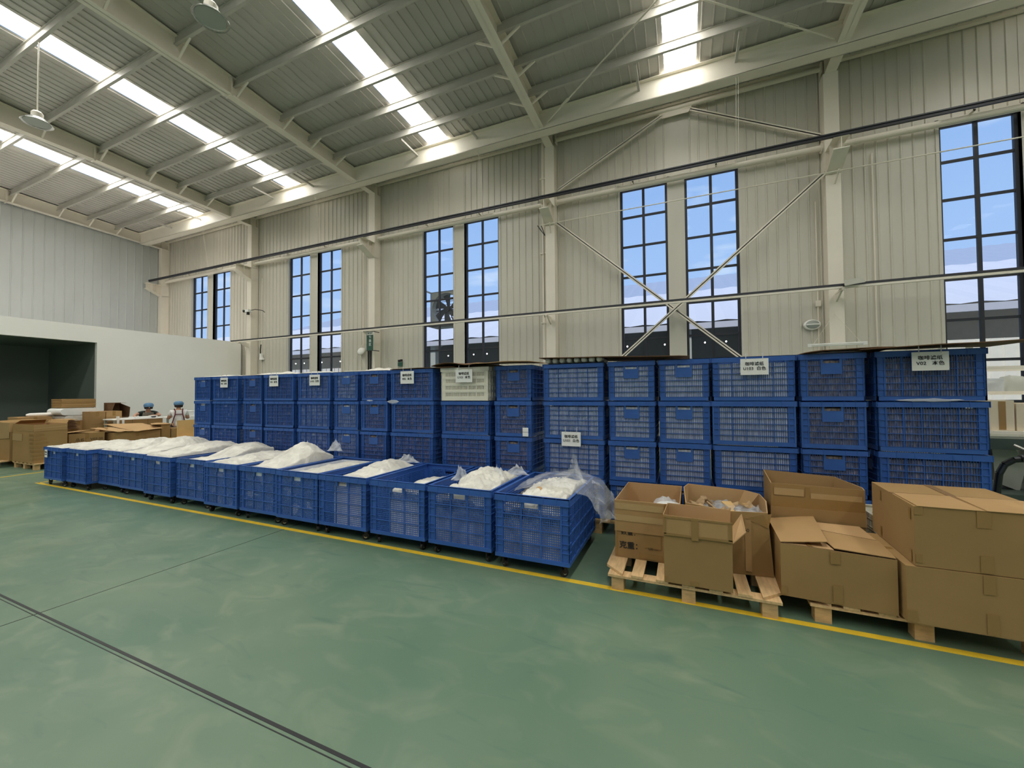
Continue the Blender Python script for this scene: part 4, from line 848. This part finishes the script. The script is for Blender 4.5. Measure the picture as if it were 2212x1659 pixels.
for k in range(9):
    tan('flat cardboard sheet, %s from bottom of the dark staggered pile at far left' % ordn[k], [(-13.12-.02*(k % 3), 4.16+.012*(k % 4), .762+k*.026), (-13.14, 4.62-.02*(k % 3), .762+k*.026), (-13.7, 4.62, .762+k*.026), (-13.7, 4.18, .762+k*.026)], k, 'carddark' if k < 8 else 'card2', .012)
for o in COL.objects:
    if o.get('label', '').startswith('flat cardboard sheet'): o['group'] = 'dark flat sheets in the pile'
# white foam rolls, brown flats
cbox('plain low carton under the white foam blocks', -15.0, -14.2, 4.65, 5.30, 0, .90, m='card2')
for k, (za, zb_) in enumerate(((.902, 1.03), (1.04, 1.21))):
    b = MB(); b.box((-14.95, 4.78-.05*k, za), (-14.2, 5.34-.02*k, zb_)); b.cyl((-14.94, 4.78-.05*k, (za+zb_)/2), (-14.19, 4.78-.05*k, (za+zb_)/2), (zb_-za)/2-.001, 20)
    tag(b.build('foam_block', 'paper' if k else 'bag'), ('upper' if k else 'lower')+' white wrapped foam block with a rounded end', 'foam block')
for k in range(7):
    b = MB(); z = 1.225+k*.032; b.box((-15.0, 4.74+.006*(k % 2), z), (-14.45+.008*(k % 3), 5.38, z+.03)); tag(b.build('flat_carton', 'card'), 'flat brown carton, %s from the bottom of the bundle on white foam' % ordn[k], 'flat carton', 'flat cartons bundled on the white foam')
cbox('plain carton holding up the pale roll in front of the dark opening', -15.1, -14.5, 4.05, 4.60, 0, 1.02, m='card2')
b = MB(); b.cyl((-14.75, 4.30, 1.065), (-14.75, 4.70, 1.07), .043, 16); b.cyl((-14.75, 4.24, 1.065), (-14.75, 4.30, 1.065), .02, 16, r2=.043); tag(b.build('paper_roll', 'white', smooth=False), 'pale thick roll lying before the dark opening', 'roll')
cbox('lower plain carton left of the dark open box', -14.3, -13.8, 5.04, 5.66, 0, .80)
cbox('small brown carton left of two above the work table', -14.3, -13.8, 5.04, 5.33, .802, 1.12)
cbox('small brown carton right of two above the work table', -14.3, -13.8, 5.345, 5.66, .802, 1.12, m='card2')
c = cbox('plain carton under the dark open box', -14.95, -14.5, 5.74, 6.10, 0, .93, m='carddark', tapes=False)
c = carton('dark brown open box lying on its side facing the camera', [(-14.95, 5.74), (-14.93, 5.74), (-14.93, 6.10), (-14.95, 6.10)], .932, 1.33, closed=True, m='carddark')
for pts in (((-14.93, 5.76, .935), (-14.55, 5.76, .935), (-14.55, 6.08, .935), (-14.93, 6.08, .935)), ((-14.93, 5.80, 1.32), (-14.55, 5.80, 1.32), (-14.55, 6.06, 1.32), (-14.93, 6.06, 1.32)),
            ((-14.93, 5.745, .93), (-14.52, 5.70, .93), (-14.50, 5.80, 1.32), (-14.93, 5.80, 1.32)), ((-14.93, 6.09, .93), (-14.52, 6.12, .93), (-14.5, 6.13, 1.2), (-14.93, 6.07, 1.32))): flap(c, *pts, m='carddark')
# small cartons near the right worker, board on a low carton
cbox('carton nearest the right hand worker', -12.98, -12.45, 5.90, 6.10, 0, .77); cbox('low carton tucked behind the upright plywood', -12.98, -12.45, 6.12, 6.42, 0, .645)
tan('thin sheet lying on the two cartons near the right worker', [(-12.42, 5.68, .79), (-12.42, 6.16, .775), (-12.95, 6.1, .79), (-12.95, 5.9, .79)], 8)
cbox('low carton carrying the upright plywood', -11.95, -11.2, 5.45, 6.35, 0, .43, m='card2')
tan('flat light board under the upright plywood', [(-11.15, 5.35, .440), (-11.15, 6.35, .440), (-11.95, 6.35, .440), (-11.95, 5.35, .440)], 3, 'ply', .006)
b = MB(); b.box((-11.52, 5.78, .446), (-11.50, 6.18, .90)); tag(b.build('plywood_board', 'ply'), 'light plywood board standing upright left of the crate wall', 'board')
# work tables
def table(label, x0, x1, y0, y1, z, side=None):
    t = empty('work_table', label, 'table', ((x0+x1)/2, (y0+y1)/2, 0)); hx, hy = (x1-x0)/2, (y1-y0)/2
    b = MB(); b.box((-hx, -hy, z-.025), (hx, hy, z)); b.build('table_top', 'white', t)
    for sx in (-1, 1):
        for sy in (-1, 1): b = MB(); b.box((sx*(hx-.04)-.02, sy*(hy-.04)-.02, 0), (sx*(hx-.04)+.02, sy*(hy-.04)+.02, z-.026)); b.build('leg', 'machinepale', t)
    if side:
        for k in range(side): w = 2*hy/side; b = MB(); b.box((hx-.03, -hy+.05+k*w*.97, z-.40), (hx-.015, -hy+.05+k*w*.97+w*.95, z-.028)); b.build('side_board', 'card', t)
    return t
table('long work table edged with brown boards in front of the workers', -13.72, -13.2, 5.25, 6.28, .925, 3)
table('second work table with pale papers beyond the right worker', -14.1, -13.55, 6.55, 7.9, .90)
for k, (x, y, w, d, h) in enumerate(((-13.5, 5.95, .36, .42, .03), (-13.45, 5.60, .2, .3, .02), (-13.45, 6.18, .2, .12, .05), (-13.85, 7.15, .4, .55, .16), (-13.8, 7.55, .3, .2, .09))):
    b = MB(); z = .926 if k < 3 else .901
    for j in range(4): b.box((x-w/2+.01*(j % 2), y-d/2+.008*(j % 3), z+h*j/4), (x+w/2, y+d/2-.01*(j % 2), z+h*(j+1)/4-.001))
    tag(b.build('paper_stack', 'paper' if k % 2 else 'ply' if k == 3 else 'paper'), ['flat stack of pale paper before the bending worker', 'thin paper stack at the left of the long table', 'small stack at the right end of the long table', 'tall pale yellow stack beyond the right worker', 'small white stack beyond the right worker'][k], 'paper')
b = MB(); b.lathe([(.03, 0), (.05, .02), (.055, .035), (.05, .036), (.04, .02)], (-13.28, 6.12, .926), 16); tag(b.build('dark_bowl', 'black', smooth=True), 'small dark bowl on the right end of the long table', 'bowl')
for i, (y, s) in enumerate(((5.32, .06), (5.42, .06))):
    b = MB(); b.box((-13.245, y, .60), (-13.19, y+.045, 1.0 if i == 0 else .92)); tag(b.build('white_post', 'paper'), ('taller' if i == 0 else 'shorter')+' thin white strip at the left end of the long table', 'strip')
# ------------------------------------------------------------------ people
import bmesh
def skin_obj(name, pts, edges, root, m, parent, sub=2, loc=(0, 0, 0)):
    """pts: name->(x,y,z,r)"""
    me = bpy.data.meshes.new(name); bm = bmesh.new(); sk = bm.verts.layers.skin.verify(); V = {}
    for k, (x, y, z, r) in pts.items():
        v = bm.verts.new((x, y, z)); V[k] = v
        v[sk].radius = (r, r) if not isinstance(r, tuple) else r; v[sk].use_root = k == root
    for a, b_ in edges: bm.edges.new((V[a], V[b_]))
    bm.to_mesh(me); bm.free(); me.materials.append(M[m]); o = obj(name, me, parent, loc)
    s = o.modifiers.new('skin', 'SKIN'); s.use_smooth_shade = True; u = o.modifiers.new('sub', 'SUBSURF'); u.levels = sub; u.render_levels = sub
    return o
def person(label, loc, rz, pose, shirt, apron, strapmat, name='person'):
    P = dict(pose); r = empty(name, label, 'person', loc, rz)
    E = [('pel', 'sp'), ('sp', 'ch'), ('ch', 'nb'), ('nb', 'nk'), ('nk', 'hd'), ('hd', 'ht')]
    for s in 'LR':
        E += [('ch', 'sh'+s), ('sh'+s, 'el'+s), ('el'+s, 'wr'+s), ('wr'+s, 'pm'+s), ('pel', 'hp'+s), ('hp'+s, 'kn'+s), ('kn'+s, 'an'+s), ('an'+s, 'to'+s)]
        w = Vector(P['wr'+s][:3]); p = Vector(P['pm'+s][:3]); d = (p-w).normalized(); side = d.cross(Vector((0, 0, 1))).normalized()
        for i in range(4):
            o = (i-1.5)*.019; L_ = (.062, .074, .070, .054)[i]
            a = p+side*o+d*.012; b_ = a+d*L_*.55+Vector((0, 0, -.006)); c = b_+d*L_*.45+Vector((0, 0, -.018))
            for k, q in zip('abc', (a, b_, c)): P['f%s%d%s' % (s, i, k)] = (*q, .0085 if k != 'c' else .007)
            E += [('pm'+s, 'f%s%da' % (s, i)), ('f%s%da' % (s, i), 'f%s%db' % (s, i)), ('f%s%db' % (s, i), 'f%s%dc' % (s, i))]
        t = 1 if s == 'L' else -1
        a = w.lerp(p, .5)+side*t*.032; b_ = a+side*t*.016+d*.035; P['th%sa' % s] = (*a, .011); P['th%sb' % s] = (*b_, .009); E += [('wr'+s, 'th%sa' % s), ('th%sa' % s, 'th%sb' % s)]
    skin_obj('body', P, E, 'pel', 'skin', r)
    g = lambda k, e=.014: (*P[k][:3], P[k][3]+e if not isinstance(P[k][3], tuple) else tuple(q+e for q in P[k][3]))
    sp = {k: g(k) for k in ('pel', 'sp', 'ch', 'shL', 'shR')}; nb = Vector(P['nb'][:3]); ch = Vector(P['ch'][:3]); sp['nb'] = (*(ch.lerp(nb, .75)), P['nb'][3]+.02)
    se = [('pel', 'sp'), ('sp', 'ch'), ('ch', 'nb'), ('ch', 'shL'), ('ch', 'shR')]
    for s in 'LR':
        a, b_ = Vector(P['sh'+s][:3]), Vector(P['el'+s][:3]); q = a.lerp(b_, .62); sp['ml'+s] = (*q, .052); se.append(('sh'+s, 'ml'+s))
    skin_obj('shirt', sp, se, 'pel', shirt, r)
    tp = {'pel': g('pel', .018)}; te = []
    for s in 'LR':
        for a in ('hp', 'kn', 'an'): tp[a+s] = g(a+s, .014)
        te += [('pel', 'hp'+s), ('hp'+s, 'kn'+s), ('kn'+s, 'an'+s)]
    skin_obj('trousers', tp, te, 'pel', 'hair', r)
    h = Vector(P['hd'][:3]); t = Vector(P['ht'][:3]); ax = (t-h).normalized(); q = Vector((0, 0, 1)).rotation_difference(ax).to_matrix()
    b = MB(); b.lathe([(.098, -.005), (.108, .02), (.110, .05), (.100, .08), (.075, .102), (.04, .112), (0, .115)], h+ax*.005, 20, None, q); b.build('cap', 'cap', r, smooth=True)
    b = MB(); b.lathe([(.085, -.055), (.094, -.02), (.099, .01)], h+Vector((0, -.012, 0)), 16, None, q); b.build('hair', 'hair', r, smooth=True)
    return r, P, h, ax
seat = {'pel': (0, 0, .60, .115), 'sp': (0, .01, .80, .100), 'ch': (0, .02, 1.00, .108), 'nb': (0, .005, 1.12, .055), 'nk': (0, .01, 1.17, .045), 'hd': (0, .02, 1.245, .078), 'ht': (0, .02, 1.295, .070)}
for s, x in (('L', -1), ('R', 1)):
    seat.update({'sh'+s: (x*.155, .01, 1.07, .052), 'el'+s: (x*.215, .06, .88, .040), 'wr'+s: (x*.15, .27, .925, .026), 'pm'+s: (x*.13, .34, .935, .028),
                 'hp'+s: (x*.09, .04, .58, .085), 'kn'+s: (x*.12, .38, .56, .060), 'an'+s: (x*.12, .36, .12, .042), 'to'+s: (x*.12, .49, .045, .036)})
r, P, h, ax = person('person in blue cap and white shirt with maroon straps, seen from behind', (-13.0, 6.56, 0), math.radians(67), seat, 'shirtw', 'apron', 'strap')
b = MB()
for s in (-1, 1):
    b.tube([(s*.085, .10, 1.12), (s*.09, .0, 1.145), (s*.075, -.09, 1.08), (s*.085, -.115, .98), (s*.13, -.10, .80), (s*.16, -.03, .70)], .013, 6)
b.tube([(-.08, -.118, 1.0), (.08, -.118, 1.0)], .013, 6); b.build('apron_straps', 'strap', r)
lean = dict(seat); lean.update({'sp': (0, .07, .79, .100), 'ch': (0, .19, .97, .110), 'nb': (0, .27, 1.07, .052), 'nk': (0, .30, 1.11, .045), 'hd': (0, .35, 1.20, .078), 'ht': (0, .345, 1.265, .070),
   'shR': (.155, .20, 1.04, .052), 'elR': (.27, .30, .98, .040), 'wrR': (.32, .50, .965, .026), 'pmR': (.33, .57, .960, .028), 'shL': (-.155, .20, 1.04, .052), 'elL': (-.25, .36, .965, .040), 'wrL': (-.08, .50, .963, .026), 'pmL': (-.01, .53, .960, .028)})
r, P, h, ax = person('person in blue cap and dark green shirt bending over the table', (-14.22, 6.36, 0), math.radians(-104), lean, 'shirtg', 'apron', 'strap')
b = MB(); b.sheet(lambda u, v: ((u-.5)*.22*(1+.5*(1-v)), .215+.09*v+.06*math.cos((u-.5)*2.2), .72+.33*v), 10, 8, None, .004); b.build('apron', 'apron', r, smooth=True)
b = MB()
b.lathe([(0, .0), (.012, .006), (.014, .016), (.008, .03), (0, .04)], h+Vector((0, .078, -.03)), 10); b.build('nose', 'skin', r, smooth=True)
for s in (-1, 1): b = MB(); b.box((s*.03-.012, h.y+.075, h.z+.004), (s*.03+.012, h.y+.080, h.z+.010)); b.build('eye', 'hair', r)
b = MB(); b.box((-.02, h.y+.070, h.z-.052), (.02, h.y+.077, h.z-.046)); b.build('mouth', 'strap', r)
for x, y, w in ((-13.0, 6.56, 'right'), (-14.22, 6.36, 'bending')):
    t = empty('stool', 'plain wooden stool under the %s worker' % w, 'stool', (x, y, 0)); b = MB(); b.cyl((0, 0, .45), (0, 0, .475), .16, 20); b.build('seat', 'ply', t)
    for k in range(4): a = PI/4+k*PI/2; b = MB(); b.cyl((.14*math.cos(a), .14*math.sin(a), 0), (.11*math.cos(a), .11*math.sin(a), .449), .014, 8); b.build('leg', 'ply', t)
# ------------------------------------------------------------------ lamps and fittings
def highbay(x, y, z, ztop, label):
    r = empty('high_bay_lamp', label, 'lamp', (x, y, z), group='high bay lamps on rods')
    b = MB(); b.cyl((0, 0, .22), (0, 0, ztop-z), .011, 8); b.build('suspension_rod', 'steel', r)
    b = MB(); b.lathe([(0, .24), (.06, .235), (.085, .20), (.085, .11), (.095, .10)], (0, 0, 0), 24); b.build('driver_housing', 'steel', r)
    b = MB(); b.lathe([(.085, .12), (.11, .105), (.15, .075), (.18, .03), (.225, 0), (.222, -.005), (.175, .024), (.145, .066), (.09, .095)], (0, 0, 0), 28); b.build('reflector', 'lampmetal', r, smooth=True)
    b = MB(); b.lathe([(0, .012), (.185, .012), (.187, .018)], (0, 0, 0), 24); b.build('diffuser', 'lampglass', r)
highbay(-11.55, 3.38, 6.86, zr(3.38)-.25, 'silver high bay lamp on a long rod at the upper left'); highbay(-6.05, 3.38, 6.82, zr(3.38)-.25, 'silver high bay lamp at the top of the photo')
# flood light on the duct at the right column
r = empty('flood_light', 'flat square floodlight beside the duct on the right column', 'floodlight', (2.97, 9.45, 3.56)); b = MB(); b.add([(-.16, -.10, -.07), (.14, -.13, -.04), (.17, .02, .07), (-.12, .04, .05), (-.16, -.09, -.045), (.14, -.12, -.015), (.17, .03, .095), (-.12, .05, .075)], [(3, 2, 1, 0), (4, 5, 6, 7), (0, 1, 5, 4), (1, 2, 6, 5), (2, 3, 7, 6), (3, 0, 4, 7)]); b.build('lamp_head', 'machinepale', r)
b = MB(); b.cyl((-.12, .02, -.02), (-.13, .46, -.10), .016, 8); b.build('arm', 'black', r)
# oval wall fan shaped light
def oval(x, z, w, h, label):
    r = empty('wall_light', label, 'wall light', (x, YW-.03, z)); b = MB()
    rot = Matrix.Rotation(PI/2, 3, 'X')
    vv = MB(); vv.lathe([(1, 0), (1, .04), (.92, .07), (.80, .075)], (0, 0, 0), 28, None, rot); vv.v = [(p[0]*w, p[1], p[2]*h) for p in vv.v]; vv.build('housing', 'white', r, smooth=True)
    vv = MB(); vv.lathe([(.80, .074), (.6, .09), (.3, .098), (0, .10)], (0, 0, 0), 28, None, rot); vv.v = [(p[0]*w, p[1], p[2]*h) for p in vv.v]; vv.build('cover', 'lampglass', r, smooth=True)
    vv = MB(); vv.box((-w*.75, -.11, -.012), (w*.75, -.07, .012)); vv.build('cross_bar', 'white', r)
oval(2.485, 2.90, .15, .11, 'oval white bulkhead light left of the right hand column'); 
r = empty('wall_lamp', 'round white gooseneck lamp beside the green banner', 'wall light', (-9.75, 10.05, 2.95)); b = MB(); rot = Matrix.Rotation(math.radians(62), 3, 'X')
b.lathe([(0, .06), (.06, .05), (.12, .02), (.145, -.04), (.14, -.045), (.11, .01), (0, .03)], (0, 0, 0), 24, None, rot); b.build('shade', 'white', r, smooth=True); b = MB(); b.tube([(0, .02, .05), (.03, .02, .18), (.10, .05, .26), (.10, .13, .24)], .012, 8); b.build('gooseneck', 'steel', r)
# hanging tube lamps on threads
def hangtube(x0, x1, y, z, za, label):
    r = empty('hanging_tube_light', label, 'tube light', ((x0+x1)/2, y, z)); h = (x1-x0)/2
    b = MB(); b.box((-h, -.02, 0), (h, .02, .025)); b.build('batten', 'white', r); b = MB(); b.cyl((-h+.06, 0, -.02), (h-.06, 0, -.02), .013, 8); b.build('lamp_tube', 'tubelit', r)
    for s in (-1, 1): b = MB(); b.box((s*(h-.03)-.03, -.014, -.035), (s*(h-.03)+.03, .014, 0)); b.build('end_cap', 'white', r)
    b = MB()
    for s in (-1, 1): b.cyl((s*h*.8, 0, .02), (0, .08, za-z), .0035, 5)
    b.build('hanging_wire', 'steel', r)
hangtube(2.32, 3.27, 9.80, 2.44, 3.06, 'white tube light hung from wires before the right column'); hangtube(-10.2, -9.15, 9.80, 2.26, 2.9, 'white tube light hung behind the crate tops, left of the banner column')
# green banner
r = empty('hanging_banner', 'green vertical banner with three white characters on the column', 'banner', (-9.0, 9.66, 3.17)); b = MB(); b.box((-.13, -.004, -.28), (.13, .002, .20)); b.build('cloth', 'green', r); b = MB(); b.box((-.13, -.005, .20), (.13, .003, .30)); b.build('header', 'paper', r)
for k, ch_ in enumerate('包装区'): lettering(ch_, .10, r, (.01, -.006, .13-.115*k), 'paper', bold=.001)
lettering('■ 车间', .05, r, (0, -.007, .25), 'machine')
for z in (.31, -.29): b = MB(); b.cyl((-.14, 0, z), (.17, 0, z), .010, 8); b.build('banner_rod', 'black', r)
b = MB(); b.box((.15, .0, -.30), (.17, .23, -.28)); b.box((.15, .0, .29), (.17, .23, .31)); b.build('wall_bracket', 'black', r)
b = MB(); b.box((-9.28, 9.86, 1.0), (-9.24, 9.895, 2.95)); b.box((-9.19, 9.86, 1.0), (-9.15, 9.895, 2.95)); tag(b.build('power_cable', 'black'), 'pair of black cables running down the column under the banner', 'cable')
# camera, switch box, small wall box
r = empty('security_camera', 'small black and white security camera on the far column', 'camera', (-15.0, 9.80, 4.68)); b = MB(); b.box((-.10, -.10, -.04), (.10, .06, .05)); b.build('housing', 'paper', r)
b = MB(); b.cyl((-.17, -.1, 0), (-.10, -.06, 0), .05, 14); b.cyl((.0, -.03, -.14), (.0, -.03, -.04), .05, 14); b.build('lens', 'black', r); b = MB(); b.tube([(.06, 0, .02), (.2, .1, .07), (.4, .25, .04), (.42, .33, -.02)], .012, 8); b.build('cable', 'black', r)
b = MB(); b.box((-14.80, 10.08, 2.86), (-14.64, 10.17, 2.94)); b.box((-14.82, 10.10, 2.93), (-14.72, 10.17, 3.1)); tag(b.build('switch_box', 'white'), 'small white switch box low on the wall by the far column', 'switch box'); b = MB(); b.tube([(-14.82, 10.14, 3.08), (-14.83, 10.14, 3.25), (-14.80, 10.14, 3.45)], .018, 8); tag(b.build('cable', 'black'), 'short black cable above the small switch box', 'cable')
r = empty('wall_notice', 'small dark green notice with black top fitting on the wall', 'notice', (-8.22, 10.16, 2.50)); b = MB(); b.box((-.09, -.02, -.10), (.09, 0, .02)); b.build('plate', 'green', r); b = MB(); b.box((-.08, -.03, .03), (-.02, 0, .10)); b.box((.0, -.03, .04), (.08, 0, .11)); b.build('fitting', 'black', r)
b = MB(); b.cyl((-.02, -.005, .1), (0, -.005, .95), .004, 5); b.build('string', 'steel', r)
# exhaust fan outside the window
r = empty('exhaust_fan', 'square exhaust fan with curved blades outside the third window bay', 'fan', (-6.84, 10.62, 4.19)); b = MB(); n = 32; S_ = .56; RR = .50
ring = [(RR*math.cos(2*PI*i/n), RR*math.sin(2*PI*i/n)) for i in range(n)]; sq = []
for i in range(n):
    c_, s_ = math.cos(2*PI*i/n), math.sin(2*PI*i/n); k = S_/max(abs(c_), abs(s_)); sq.append((c_*k, s_*k))
for y in (0, .12): b.add([(x, y, z) for x, z in ring]+[(x, y, z) for x, z in sq], [(i, (i+1) % n, (i+1) % n+n, i+n) for i in range(n)])
b.add([(x, 0, z) for x, z in ring]+[(x, .3, z) for x, z in ring], [(i, (i+1) % n, (i+1) % n+n, i+n) for i in range(n)])
for a in ((-S_, -S_, S_, -S_+.02), (-S_, S_-.02, S_, S_), (-S_, -S_, -S_+.02, S_), (S_-.02, -S_, S_, S_)): b.box((a[0], 0, a[1]), (a[2], .40, a[3]))
b.box((-S_, -.26, -S_), (-S_+.04, 0, -S_+.04)); b.box((-S_, -.26, S_-.04), (-S_+.04, 0, S_)); b.box((S_-.04, -.26, -S_), (S_, 0, -S_+.04)); b.box((S_-.04, -.26, S_-.04), (S_, 0, S_)); b.build('fan_frame', 'machinepale', r)
for k in range(6):
    a = k*PI/3+.3; b = MB()
    def bl(u, v, a=a):
        rr = .09+.37*u; w = .08+.10*u; t = a+(v-.5)*w/rr*1.4+.35*u; return (rr*math.cos(t), .12+.05*(v-.5), rr*math.sin(t))
    b.sheet(bl, 8, 4, None, .004); b.build('blade', 'dark', r)
b = MB(); b.cyl((0, .08, 0), (0, .2, 0), .09, 18); b.build('hub', 'black', r)
b = MB()
for s in (-1, 1): b.bar((s*.5, .25, 0), (0, .22, 0), .03, .03); b.bar((s*.18, .25, -.46), (0, .22, 0), .03, .03)
b.bar((0, .25, .5), (0, .22, 0), .03, .03); b.build('motor_support', 'black', r)
for k in range(9): z = -.45+k*.11; b = MB(); b.box((-.49, .36, z), (.49, .39, z+.012)); b.build('louver', 'steel', r)
